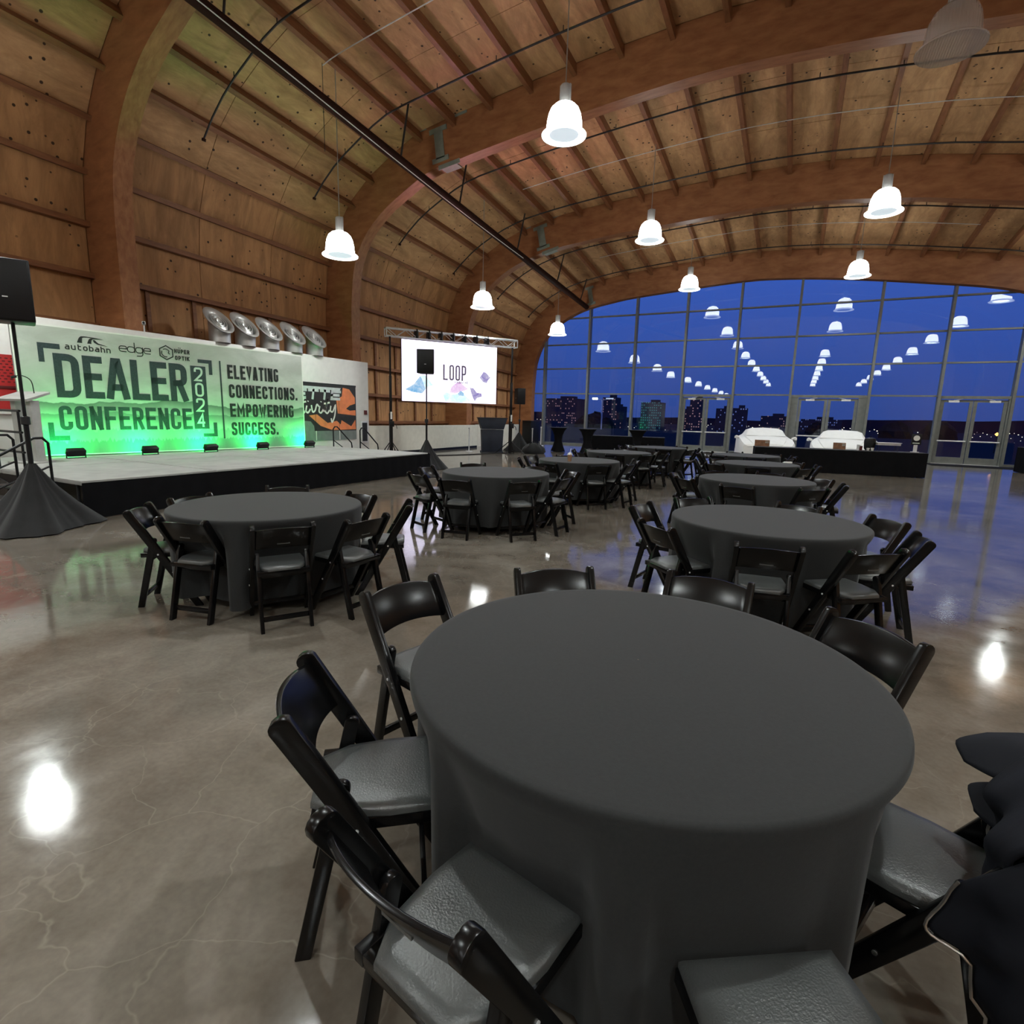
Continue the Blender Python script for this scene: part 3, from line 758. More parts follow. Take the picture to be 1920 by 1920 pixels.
# ------------------------------------------------------------------ jacket on the near right chair
def jacket():
    c = Vector((.665, 1.525)); out = Vector((math.cos(R(-22)), math.sin(R(-22)))); sd = Vector((-out.y, out.x))
    j = thing('jacket', 'dark navy jacket with brass zip hung over a folding chair back', 'jacket', (c.x, c.y, 0), R(-22))
    def sheet(rows, name, amp=.010, per=7, seed=0):
        G = [catmull([Vector(p) for p in r], per) for r in rows]; nv = len(G[0])
        cols = [catmull([G[i][k] for i in range(len(G))], per) for k in range(nv)]; nu = len(cols[0])
        vs = []
        for i in range(nu):
            for k in range(nv):
                p = cols[k][i]
                f = amp*(math.sin(31*p.y+13*p.z+seed)+.8*math.sin(47*p.z-21*p.x+2*seed)+.6*math.sin(60*p.x+38*p.y))
                vs.append((p.x+f, p.y+.5*f, p.z+.6*f))
        fs = [(i*nv+k, i*nv+k+1, (i+1)*nv+k+1, (i+1)*nv+k) for i in range(nu-1) for k in range(nv-1)]
        o = MB().add(vs, fs).build(name, 'navy_cloth', j, smooth=True, angle=180)
        sm = o.modifiers.new('thick', 'SOLIDIFY'); sm.thickness = .012
        return [Vector(vs[i*nv]) for i in range(nu)]
    sheet([[(-.15, .17, .60), (-.19, .20, .70), (-.12, .25, .785), (0, .28, .74)],
           [(-.14, .10, .57), (-.17, .13, .73), (-.06, .17, .835), (.07, .19, .74)],
           [(-.13, .02, .55), (-.155, .05, .71), (-.04, .05, .850), (.10, .05, .72)],
           [(-.12, -.10, .53), (-.14, -.08, .69), (-.04, -.10, .845), (.10, -.10, .70)],
           [(-.11, -.24, .50), (-.13, -.24, .66), (-.03, -.26, .80), (.09, -.27, .66)]], 'jacket_body', .011)
    sheet([[(-.10, .07, .72), (-.18, .10, .705), (-.245, .135, .695)], [(-.10, .15, .79), (-.18, .18, .772), (-.268, .185, .728)], [(-.07, .25, .80), (-.14, .255, .785), (-.215, .245, .755)]], 'collar', .002, 5, 1)
    sheet([[(-.10, .02, .60), (-.15, .05, .60), (-.195, .07, .615)], [(-.10, .10, .68), (-.165, .115, .665), (-.225, .115, .645)], [(-.06, .18, .68), (-.13, .185, .665), (-.185, .165, .655)]], 'lapel', .002, 5, 2)
    sheet([[(-.11, .06, .66), (-.12, .04, .56), (-.12, .03, .490), (-.08, .02, .484)],
           [(-.11, -.06, .64), (-.13, -.07, .55), (-.14, -.08, .490), (-.09, -.08, .484)],
           [(-.11, -.16, .63), (-.13, -.17, .54), (-.13, -.17, .490), (-.09, -.18, .484)]], 'inner_panel', .009, 7, 3)
    edge = sheet([[(-.155, -.235, .62), (-.09, -.25, .72), (-.02, -.26, .78), (.07, -.26, .72)],
           [(-.185, -.235, .50), (-.09, -.26, .55), (0, -.275, .55), (.09, -.27, .52)],
           [(-.14, -.24, .42), (-.06, -.27, .40), (.02, -.285, .38), (.10, -.28, .36)],
           [(-.05, -.25, .20), (-.01, -.27, .18), (.05, -.29, .18), (.11, -.28, .18)]], 'side_panel', .012, 7, 5)
    sheet([[(.09, .26, .70), (.12, .26, .50), (.13, .27, .30)], [(.10, .10, .70), (.14, .10, .50), (.15, .10, .26)], [(.10, -.12, .69), (.14, -.12, .48), (.15, -.12, .24)], [(.09, -.27, .66), (.12, -.29, .46), (.13, -.30, .22)]], 'back_panel', .009, 7, 4)
    MB().tube([p+Vector((-.004, -.008, 0)) for p in edge], .0035, 6).build('zip', 'zip_metal', j, smooth=True)
    MB().tube(catmull([Vector(p) for p in ((-.16, .085, .60), (-.165, .075, .57), (-.15, .05, .545))], 5), .0035, 6).build('zip', 'zip_metal', j, smooth=True)
jacket()

# ------------------------------------------------------------------ stage
SX0, SX1, SY0, SY1, SZ = -8.62, -13.44, 3.80, 11.80, .53
st = thing('stage', 'low platform stage with grey deck and black skirt', 'stage', (SX0, SY0, 0))
nC = 4
for i in range(nC):
    for jx in range(2):
        y0 = (SY1-SY0)*i/nC; y1 = (SY1-SY0)*(i+1)/nC; x0 = -(SX0-SX1)*jx/2; x1 = -(SX0-SX1)*(jx+1)/2
        MB().box(((x0+x1)/2, (y0+y1)/2, SZ-.03), (abs(x1-x0)-.045, y1-y0-.045, .06)).build('deck_panel', 'deck_grey', st, bevel=.004)
def skirt(p, q, z0, z1, n, amp, freq, seed):
    vs = []; d = Vector(q)-Vector(p); nr = Vector((-d.y, d.x)).normalized()
    for i in range(n+1):
        t = i/n; o = amp*math.sin(t*freq)+amp*.5*math.sin(t*freq*2.3+seed)
        for z, s in ((z1, .2), ((z0+z1)/2, .8), (z0, 1.2)):
            c = Vector(p)+d*t+nr*o*s; vs.append((c.x, c.y, z))
    fs = [(3*i, 3*i+1, 3*i+4, 3*i+3) for i in range(n)]+[(3*i+1, 3*i+2, 3*i+5, 3*i+4) for i in range(n)]
    return MB().add(vs, fs)
skirt((.035, 0), (.035, SY1-SY0), .01, SZ-.02, 120, .012, 150, 1).build('skirt', 'black_skirt', st, smooth=True, angle=180)
skirt((0, SY1-SY0+.03), (SX1-SX0, SY1-SY0+.03), .01, SZ-.02, 80, .012, 90, 2).build('skirt', 'black_skirt', st, smooth=True, angle=180)
for i in range(4):
    x = -.35-1.35*i
    MB().tube([(x, .12, 0), (x, .12, SZ-.06)], .022, 8).build('leg', 'dark_steel', st)
    if i < 3: MB().tube([(x, .12, .10), (x-1.35, .12, SZ-.1)], .012, 6).build('brace', 'dark_steel', st)
# stairs with rails at both ends
def steps(name, label, loc, rz, n=2):
    s = thing(name, label, 'steps', loc, rz)
    for i in range(n):
        z = SZ*(n-i)/(n+1); MB().box((0, .16+.30*i, z-.015), (1.0, .28, .03)).build('tread', 'black_paint', s, bevel=.003)
        for sx in (-1, 1): MB().tube([(sx*.42, .16+.30*i, 0), (sx*.42, .16+.30*i, z-.03)], .016, 6).build('leg', 'dark_steel', s)
    for sx in (-1, 1):
        L = .30*n+.15
        pts = [(sx*.52, 0, .02), (sx*.52, 0, SZ+.50), (sx*.52, .06, SZ+.57), (sx*.52, .16, SZ+.57), (sx*.52, L-.02, SZ+.08), (sx*.52, L, SZ-.02), (sx*.52, L, .02)]
        MB().tube(pts, .019, 8).build('handrail', 'black_paint', s, smooth=True)
        MB().tube([(sx*.52, 0, SZ+.18), (sx*.52, L, SZ-.28)], .014, 6).build('mid_rail', 'black_paint', s)
    return s
steps('stage_steps', 'black stage steps with twin handrails at the far end', (-11.6, SY1+.06, 0), 0)
steps('stage_steps', 'black stage steps with twin handrails at the left end', (-9.75, SY0-.06, 0), PI, 3)
# guard rail on the left end of the deck
gr = thing('stage_guard_rail', 'black pipe guard rail on the left end of the stage', 'rail', (-11.2, SY0+.07, SZ))
for x in (-.85, 0, .85): MB().tube([(x, 0, 0), (x, 0, .92)], .018, 8).build('post', 'black_paint', gr)
for z in (.30, .60, .92): MB().tube([(-.9, 0, z), (.9, 0, z)], .018, 8).build('rail', 'black_paint', gr)
# podium
pd = thing('podium', 'light grey podium with sloping top at the left end of the stage', 'podium', (-11.95, 4.58, SZ), R(20))
MB().prism([(-.26, 0), (.26, 0), (.26, .03), (-.26, .03)], 'y', -.2, .2).build('base', 'podium_grey', pd, bevel=.004)
for s in (-1, 1): MB().box((s*.15, 0, .55), (.10, .16, 1.06)).build('column', 'podium_grey', pd, bevel=.004)
MB().prism([(-.22, 1.06), (.20, 1.20), (.20, 1.24), (-.24, 1.10)], 'x', -.31, .31).build('reading_top', 'podium_grey', pd, bevel=.004)
mc = MB().tube(catmull([Vector((.1, .1, 1.2)), Vector((.12, .05, 1.42)), Vector((.05, -.05, 1.5)), Vector((.0, -.12, 1.47))], 5), .008, 6).tube([(.02, -.10, 1.48), (-.02, -.16, 1.455)], .022, 8)
mc.build('microphone', 'black_paint', pd, smooth=True)

# ------------------------------------------------------------------ stroke lettering
def fillet(pts, closed, r):
    out = []; n = len(pts)
    for i, p in enumerate(pts):
        q = Vector(p[:2]); k = p[2] if len(p) > 2 else 0
        if k == 0 or (not closed and i in (0, n-1)): out.append(q); continue
        a = Vector(pts[i-1][:2]); b = Vector(pts[(i+1) % n][:2])
        da, db = (a-q), (b-q); rr = min(r*k, da.length*.5, db.length*.5)
        pa, pb = q+da.normalized()*rr, q+db.normalized()*rr
        for s in range(7):
            t = s/6; out.append((1-t)**2*pa+2*t*(1-t)*q+t*t*pb)
    return out
def ribbon(mb, pts, t, closed=False, y=0):
    P = [pts[0]]
    for p in pts[1:]:
        if (p-P[-1]).length > 1e-4: P.append(p)
    if closed and (P[0]-P[-1]).length < 1e-4: P.pop()
    n = len(P); vs = []
    for i, p in enumerate(P):
        a = P[i-1] if (closed or i > 0) else None; b = P[(i+1) % n] if (closed or i < n-1) else None
        d1 = (p-a).normalized() if a is not None else None; d2 = (b-p).normalized() if b is not None else None
        if d1 is None: d1 = d2
        if d2 is None: d2 = d1
        n1 = Vector((-d1.y, d1.x)); n2 = Vector((-d2.y, d2.x)); mm = n1+n2
        if mm.length < .1: mm = n1
        mm.normalize(); L = t/2/max(.45, mm.dot(n1))
        for s in (1, -1):
            c = p+mm*L*s; vs.append((c.x, y, c.y))
    fs = [(2*i, 2*i+1, 2*((i+1) % n)+1, 2*((i+1) % n)) for i in range(n if closed else n-1)]
    return mb.add(vs, fs)
o1 = [(0, 0, 1), (1, 0, 1), (1, 1, 1), (0, 1, 1)]
GL = {
 'D': [([(0, 0), (1, 0, 1), (1, 1, 1), (0, 1)], 1)], 'O': [(o1, 1)], '0': [(o1, 1)],
 'E': [([(1, 1), (0, 1), (0, 0), (1, 0)], 0), ([(0, .52), (.88, .52)], 0)], 'F': [([(1, 1), (0, 1), (0, -.0)], 0), ([(0, .5), (.85, .5)], 0)],
 'A': [([(0, 0), (.4, 1), (.6, 1), (1, 0)], 0), ([(.14, .25), (.86, .25)], 0)], 'L': [([(0, 1), (0, 0), (1, 0)], 0)],
 'R': [([(0, 0), (0, 1), (1, 1, 1), (1, .48, 1), (0, .48)], 0), ([(.55, .48), (1, 0)], 0)], 'P': [([(0, 0), (0, 1), (1, 1, 1), (1, .42, 1), (0, .42)], 0)],
 'C': [([(1, .68), (1, 1, 1), (0, 1, 1), (0, 0, 1), (1, 0, 1), (1, .32)], 0)], 'G': [([(1, .80), (1, 1, 1), (0, 1, 1), (0, 0, 1), (1, 0, 1), (1, .46), (.55, .46)], 0)],
 'N': [([(0, 0), (0, 1)], 0), ([(0, 1), (1, 0)], 0), ([(1, 0), (1, 1)], 0)], 'V': [([(0, 1), (.5, 0), (1, 1)], 0)],
 'T': [([(0, 1), (1, 1)], 0), ([(.5, 1), (.5, 0)], 0)], 'I': [([(.5, 1), (.5, 0)], 0)], 'M': [([(0, 0), (0, 1), (.5, .3), (1, 1), (1, 0)], 0)],
 'W': [([(0, 1), (.25, 0), (.5, .8), (.75, 0), (1, 1)], 0)], 'U': [([(0, 1), (0, 0, 1), (1, 0, 1), (1, 1)], 0)],
 'S': [([(1, .74), (1, 1, 1), (0, 1, 1), (0, .55, 1), (1, .45, 1), (1, 0, 1), (0, 0, 1), (0, .26)], 0)],
 'H': [([(0, 0), (0, 1)], 0), ([(1, 0), (1, 1)], 0), ([(0, .5), (1, .5)], 0)], 'K': [([(0, 0), (0, 1)], 0), ([(1, 1), (.05, .42)], 0), ([(.3, .55), (1, 0)], 0)],
 'Z': [([(0, 1), (1, 1), (0, 0), (1, 0)], 0)],
 '2': [([(0, .7), (0, 1, 1), (1, 1, 1), (1, .55, .7), (0, 0), (1, 0)], 0)], '4': [([(1, .28), (0, .28), (.7, 1), (.7, 0)], 0)],
 '.': [([(.5, 0), (.5, .02)], 0)],
 'a': [([(.1, 1), (1, 1, .6), (1, 0)], 0), ([(1, .56), (0, .56, .8), (0, 0, .8), (1, 0)], 0)], 'u': [([(0, 1), (0, 0, .8), (1, 0), (1, 1)], 0)],
 't': [([(.2, 1.35), (.2, 0, .8), (1, 0)], 0), ([(.2, 1), (1, 1)], 0)], 'o': [(o1, 1)], 'b': [([(0, 1.4), (0, 0), (1, 0, .8), (1, 1, .8), (0, 1)], 0)],
 'h': [([(0, 0), (0, 1.4)], 0), ([(0, 1), (1, 1, .8), (1, 0)], 0)], 'n': [([(0, 0), (0, 1), (1, 1, .8), (1, 0)], 0)],
 'e': [([(0, .52), (1, .52), (1, 1, 1), (0, 1, 1), (0, 0, 1), (1, 0, .7)], 0)], 'd': [(o1, 1), ([(1, 0), (1, 1.75)], 0)],
 'g': [(o1, 1), ([(1, 1), (1, -.6, 1), (.1, -.6)], 0)],
}
def word(parent, txt, x0, x1, z0, z1, t, mt, gap=.22, wide={}, y=-.004, rad=None, slant=0, name='letter'):
    wr_ = [(.45 if ch in 'I' else .4 if ch == '.' else wide.get(ch, 1.35 if ch in 'MW' else 1)) if ch != ' ' else .6 for ch in txt]
    unit = (x1-x0)/(sum(wr_)+gap*(len(txt)-1)); x = x0
    for ch, wv in zip(txt, wr_):
        wdt = unit*wv
        if ch != ' ':
            mb = MB(); bx0, bx1 = x+t/2, x+wdt-t/2; bz0, bz1 = z0+t/2, z1-t/2
            for pts, closed in GL[ch]:
                q = [((bx0+(bx1-bx0)*p[0])+slant*((bz1-bz0)*p[1]), bz0+(bz1-bz0)*p[1], *p[2:]) for p in pts]
                # extend flat terminals to the cap line
                fp = fillet(q, closed, rad if rad else (bx1-bx0)*.55)
                if not closed:
                    for e, s in ((0, 1), (-1, -2)):
                        d = (fp[e]-fp[s]).normalized(); fp[e] = fp[e]+d*t/2*(1 if (abs(d.y) > .5 and ch not in 'GCS2') or ch in 'EFLTZ' else .0)
                if ch == '.': fp = [Vector(((bx0+bx1)/2, z0)), Vector(((bx0+bx1)/2, z0+t*1.1))]
                ribbon(mb, fp, t, closed, y)
            mb.build(name, mt, parent)
        x += wdt+unit*gap

# ------------------------------------------------------------------ banner
BA = math.atan2(11.06-4.9, -12.4+13.0)
bn = thing('banner_wall', 'conference backdrop banner with mountain print washed in green light', 'banner', (-13.0, 4.9, SZ+.02), BA)
BW, BH = 6.19, 2.5
MB().box((BW/2, .03, BH/2), (BW, .058, BH)).build('print_face', 'banner_print', bn)
fr = MB()
for x in (.012, BW-.012): fr.box((x, .032, BH/2), (.024, .066, BH))
fr.box((BW/2, .032, BH-.012), (BW-.05, .066, .024)); fr.box((BW/2, .032, .012), (BW-.05, .066, .024))
fr.build('edge_frame', 'white_paint', bn)
def flat(parent, name, polys, mt, y=-.003):
    mb = MB()
    for p in polys: mb.add([(x, y, z) for x, z in p], [tuple(range(len(p)))])
    return mb.build(name, mt, parent)
def rect(x0, x1, z0, z1): return [(x0, z0), (x1, z0), (x1, z1), (x0, z1)]
# the heavy words
for ch, x0, x1 in (('D', .59, 1.0), ('E', 1.06, 1.40), ('A', 1.43, 1.86), ('L', 1.91, 2.26), ('E', 2.30, 2.64), ('R', 2.69, 3.07)):
    word(bn, ch, x0, x1, 1.14, 1.985, .135, 'navy_print', rad=.16)
word(bn, 'CONFERENCE', .58, 3.12, .50, .98, .078, 'navy_print', gap=.20, rad=.11)
flat(bn, 'year_block', [rect(3.16, 3.51, .51, 1.97)], 'navy_print')
for i, ch in enumerate('2024'):
    z1 = 1.94-i*.355
    word(bn, ch, 3.235, 3.435, z1-.32, z1, .046, 'pale_print', y=-.006, rad=.07)
flat(bn, 'corner_mark', [rect(.37, .72, 2.06, 2.16), rect(.37, .46, 1.80, 2.06)], 'navy_print')
flat(bn, 'corner_mark', [rect(3.34, 3.67, 2.05, 2.13), rect(3.59, 3.67, 1.79, 2.05)], 'navy_print')
flat(bn, 'corner_mark', [rect(.39, .72, .30, .39), rect(.39, .48, .39, .65)], 'navy_print')
flat(bn, 'corner_mark', [rect(3.36, 3.70, .32, .40), rect(3.61, 3.70, .40, .66)], 'navy_print')
flat(bn, 'divider_line', [rect(3.845, 3.885, .27, 2.14)], 'navy_print')
word(bn, 'ELEVATING', 4.04, 5.43, 1.73, 2.07, .062, 'black_print', gap=.20, rad=.07)
word(bn, 'CONNECTIONS.', 4.05, 5.99, 1.27, 1.60, .062, 'black_print', gap=.20, rad=.07)
word(bn, 'EMPOWERING', 4.05, 5.85, .80, 1.13, .062, 'black_print', gap=.20, rad=.07)
word(bn, 'SUCCESS.', 4.06, 5.36, .34, .67, .062, 'black_print', gap=.20, rad=.07)
# sponsor marks
word(bn, 'autobahn', .80, 1.58, 2.075, 2.165, .021, 'black_print', gap=.28, rad=.04)
def swoosh(x0, z0, wd, ht, tail):
    A = catmull([Vector((x0, z0)), Vector((x0+wd*.35, z0+ht*.8)), Vector((x0+wd, z0+ht)), Vector((x0+tail, z0+ht*.86))], 6)
    B = catmull([Vector((x0+tail, z0+ht*.86)), Vector((x0+wd*.95, z0+ht*.82)), Vector((x0+wd*.65, z0+ht*.45)), Vector((x0+wd*.62, z0))], 6)
    return [(p.x, p.y) for p in A+B[1:]]
flat(bn, 'sponsor_mark', [swoosh(1.01, 2.225, .14, .135, .46)], 'black_print')
flat(bn, 'sponsor_mark', [swoosh(1.18, 2.225, .12, .115, .30)], 'black_print', -.0035)
flat(bn, 'sponsor_mark', [[(1.28, 2.30), (1.31, 2.31), (1.37, 2.25), (1.54, 2.20), (1.36, 2.222), (1.30, 2.255)]], 'black_print', -.004)
word(bn, 'edge', 1.73, 2.35, 2.13, 2.26, .018, 'black_print', gap=.02, rad=.085)
hexp = [(2.665+.155*math.sin(k*PI/3), 2.205+.152*math.cos(k*PI/3)) for k in range(6)]
hm = MB(); ribbon(hm, [Vector(p) for p in hexp], .024, True, -.004); hm.build('sponsor_mark', 'black_print', bn)
hm = MB(); ribbon(hm, catmull([Vector(p) for p in ((2.60, 2.27), (2.66, 2.285), (2.72, 2.25), (2.71, 2.20), (2.74, 2.18))], 5), .018, False, -.004)
ribbon(hm, catmull([Vector(p) for p in ((2.575, 2.24), (2.57, 2.17), (2.62, 2.12), (2.68, 2.115))], 5), .020, False, -.0042); hm.build('sponsor_mark', 'black_print', bn)
word(bn, 'HUPER', 2.835, 3.17, 2.215, 2.31, .022, 'black_print', gap=.25, rad=.03)
flat(bn, 'letter', [rect(2.925, 2.945, 2.325, 2.345), rect(2.960, 2.980, 2.325, 2.345)], 'black_print')
word(bn, 'OPTIK', 2.84, 3.16, 2.065, 2.16, .022, 'black_print', gap=.25, rad=.03)
# green uplights on the deck
for i, (x, y) in enumerate(((-12.42, 5.46), (-12.34, 6.80), (-12.25, 8.12), (-12.20, 9.50), (-12.08, 10.92))):
    u = thing('uplight', 'small black LED flood light at the banner foot, %s from the left' % ['first', 'second', 'third', 'fourth', 'fifth'][i], 'light', (x, y, SZ), R(90), 'LED uplights on the stage')
    rot = Matrix.Rotation(R(-60), 3, 'X')
    MB().box((0, 0, .115), (.30, .13, .12), rot).build('body', 'black_paint', u, bevel=.012)
    lensc = rot @ Vector((0, .0, .063)); lensc = rot @ Vector((0, 0, .0625))
    MB().box((lensc.x, lensc.y, .115+lensc.z), (.25, .09, .006), rot).build('lens', 'green_led', u)
    yk = MB()
    for s in (-1, 1): yk.bar((s*.16, 0, .0), (s*.16, 0, .13), .012, .03)
    yk.box((0, 0, .006), (.33, .05, .012)); yk.build('yoke', 'black_paint', u)
    ld = bpy.data.lights.new('uplight_beam', 'SPOT'); ld.energy = 105; ld.color = (.0, 1, .15); ld.spot_size = R(165); ld.spot_blend = .6; ld.shadow_soft_size = .06
    lo = bpy.data.objects.new('uplight_beam', ld); col.objects.link(lo); lo.parent = u; p = rot @ Vector((0, 0, .09)); lo.location = (p.x, p.y, .115+p.z)
    dv = rot @ Vector((0, 0, 1)); lo.rotation_euler = dv.to_track_quat('-Z', 'Y').to_euler()

# ------------------------------------------------------------------ on and above the partition
for i, y in enumerate((9.49, 10.24, 11.02, 11.85, 12.66)):
    n_ = thing('flared_pipe', 'silver flared pipe on the white partition, %s from the left' % ['first', 'second', 'third', 'fourth', 'fifth'][i], 'pipe', (-13.62, y, 3.24), R(90), 'silver flared pipes on the partition')
    tilt = Matrix.Rotation(R(0), 3, 'X'); tp = Matrix.Rotation(R(38), 3, 'X')
    # straight collar that is cut obliquely at the top
    nn_ = 28; vs = []
    for (r, z, k) in ((.255, 0, 0), (.255, .10, 0), (.26, .36, 1), (.30, .43, 1), (.345, .455, 1), (.355, .475, 1), (.335, .49, 1), (.29, .475, 1), (.25, .42, 1), (.24, .16, 0)):
        for q in range(nn_):
            a = 2*PI*q/nn_; x, yv = r*math.cos(a), r*math.sin(a)
            vs.append((x, yv, z+.10+(.95*yv if k else -.10)))
    fs = [(a*nn_+q, a*nn_+(q+1) % nn_, (a+1)*nn_+(q+1) % nn_, (a+1)*nn_+q) for a in range(9) for q in range(nn_)]
    MB().add(vs, fs).build('pipe_body', 'silver_paint', n_, smooth=True, angle=60)
    for rr in (.20, .14, .08):
        rg = MB(); vv = []
        for (r, z) in ((rr, .30), (rr, .44), (rr-.022, .44), (rr-.022, .30)):
            for q in range(20): a = 2*PI*q/20; vv.append((r*math.cos(a), r*math.sin(a), z+.12+.95*r*math.sin(a)))
        rg.add(vv, [(a*20+q, a*20+(q+1) % 20, ((a+1) % 4)*20+(q+1) % 20, ((a+1) % 4)*20+q) for a in range(4) for q in range(20)]).build('inner_ring', 'silver_paint', n_, smooth=True, angle=50)
    MB().lathe([(.001, .05), (.235, .05)], 20).build('inner_floor', 'dark_steel', n_)
sc_ = thing('security_camera', 'small white security camera on top of the white partition', 'camera', (-13.5, 7.55, 3.24), R(60))
MB().tube([(0, 0, 0), (0, 0, .14)], .016, 8).build('mount', 'white_plastic', sc_)
MB().box((0, -.03, .18), (.07, .2, .07)).build('camera_body', 'white_plastic', sc_, bevel=.01)
MB().tube([(0, -.13, .18), (0, -.15, .18)], .026, 10).build('lens', 'black_paint', sc_)
# red exhibit panel
rd = thing('exhibit_panel', 'red perforated exhibit panel on the partition left of the banner', 'panel', (-13.47, 4.1, 1.35), R(90))
MB().box((.35, .0, .55), (1.3, .03, 1.12)).build('board', 'red_panel', rd)
for r_ in range(9):
    for q in range(9):
        MB().box((.35+.6-q*.09-(.045 if r_ % 2 else 0), -.017, .60+r_*.055), (.045, .006, .022)).build('slot', 'dark_red', rd)
MB().box((.35, -.02, .50), (1.3, .02, .05)).build('strip', 'dark_red', rd); MB().box((.35, -.02, .02), (1.3, .03, .05)).build('strip', 'white_paint', rd)
# display mural
mu = thing('mural_panel', 'orange sports car mural with chrome lettering on the partition', 'mural', (-13.485, 10.9, .62), R(90))
MB().box((1.67, .0, .90), (3.36, .03, 1.80)).build('backing', 'dark_print', mu)
flat(mu, 'base_band', [rect(0, 3.34, .0, .30)], 'grey_print', -.018)
for x in (1.55, 2.55): flat(mu, 'band_divider', [rect(x, x+.03, .0, .30)], 'white_paint', -.021)
flat(mu, 'top_trim', [rect(0, 3.36, 1.74, 1.80)], 'black_print', -.019)
flat(mu, 'car_hood', [[(2.75, 1.70), (3.05, 1.66), (3.30, 1.40), (3.32, .80), (2.50, .86), (2.45, 1.30), (2.70, 1.42)]], 'orange_print', -.019)
flat(mu, 'car_bumper', [[(1.30, .78), (1.62, .82), (2.05, .55), (2.45, .62), (2.62, .50), (2.66, .64), (3.10, .44), (3.30, .66), (3.32, .34), (2.25, .32), (1.75, .46)]], 'orange_print', -.020)
flat(mu, 'car_air_intake', [[(2.62, .66), (3.0, .56), (3.30, .68), (3.32, .80), (2.6, .74)]], 'black_print', -.021)
flat(mu, 'headlamp', [[(2.88, 1.02), (3.05, 1.13), (3.32, 1.20), (3.32, .98), (3.05, .96)]], 'black_print', -.022)
flat(mu, 'grey_car', [[(.9, .30), (.92, .48), (1.1, .62), (1.35, .60), (1.48, .46), (1.5, .30)]], 'grey_print', -.022)
flat(mu, 'panel_joint', [rect(1.55, 1.565, .3, 1.74), rect(2.55, 2.565, .3, 1.74)], 'black_print', -.0225)
flat(mu, 'chrome_bar', [[(0, 1.60), (2.62, 1.60), (2.66, 1.68), (0, 1.68)]], 'chrome_print', -.023)
word(mu, 'ETTE', .78, 2.62, 1.28, 1.60, .085, 'chrome_print', gap=.12, y=-.024, slant=.18)
def script(parent, strokes, t, mt, y):
    for s in strokes:
        mb = MB(); ribbon(mb, catmull([Vector(p) for p in s], 6), t, False, y); mb.build('script_letter', mt, parent)
sx_ = .98
script(mu, [[(sx_-.1, .92), (sx_+.0, .98), (sx_+.14, 1.32), (sx_+.02, .98), (sx_+.10, .86), (sx_+.2, .94)], [(sx_-.02, 1.16), (sx_+.22, 1.20)],
            [(sx_+.24, 1.08), (sx_+.20, .92), (sx_+.28, .87), (sx_+.38, .98)], [(sx_+.29, 1.20), (sx_+.30, 1.23)],
            [(sx_+.42, 1.10), (sx_+.46, .90), (sx_+.56, .94), (sx_+.64, 1.12), (sx_+.72, 1.06)],
            [(sx_+.76, 1.08), (sx_+.72, .92), (sx_+.80, .87), (sx_+.90, .98)], [(sx_+.81, 1.20), (sx_+.82, 1.23)],
            [(sx_+.90, .92), (sx_+.98, .98), (sx_+1.10, 1.32), (sx_+.98, .96), (sx_+1.06, .86), (sx_+1.16, .96)], [(sx_+.93, 1.16), (sx_+1.18, 1.20)],
            [(sx_+1.22, 1.10), (sx_+1.20, .94), (sx_+1.30, .92), (sx_+1.42, 1.12), (sx_+1.38, .80), (sx_+1.26, .58), (sx_+1.22, .70)]], .055, 'white_paint', -.027)
ex = thing('fire_extinguisher_cabinet', 'narrow steel extinguisher cabinet at the end of the white partition', 'cabinet', (-13.485, 14.62, .48), R(90))
MB().box((0, -.02, .38), (.34, .06, .76)).build('frame', 'aluminium', ex, bevel=.005); MB().box((0, -.052, .38), (.24, .01, .64)).build('door', 'dark_steel', ex)
tag(MB().box((-13.47, 14.72, 1.53), (.03, .13, .15)).build('wall_control', 'dark_red', bevel=.004), 'small dark red box near the end of the partition', 'switch')

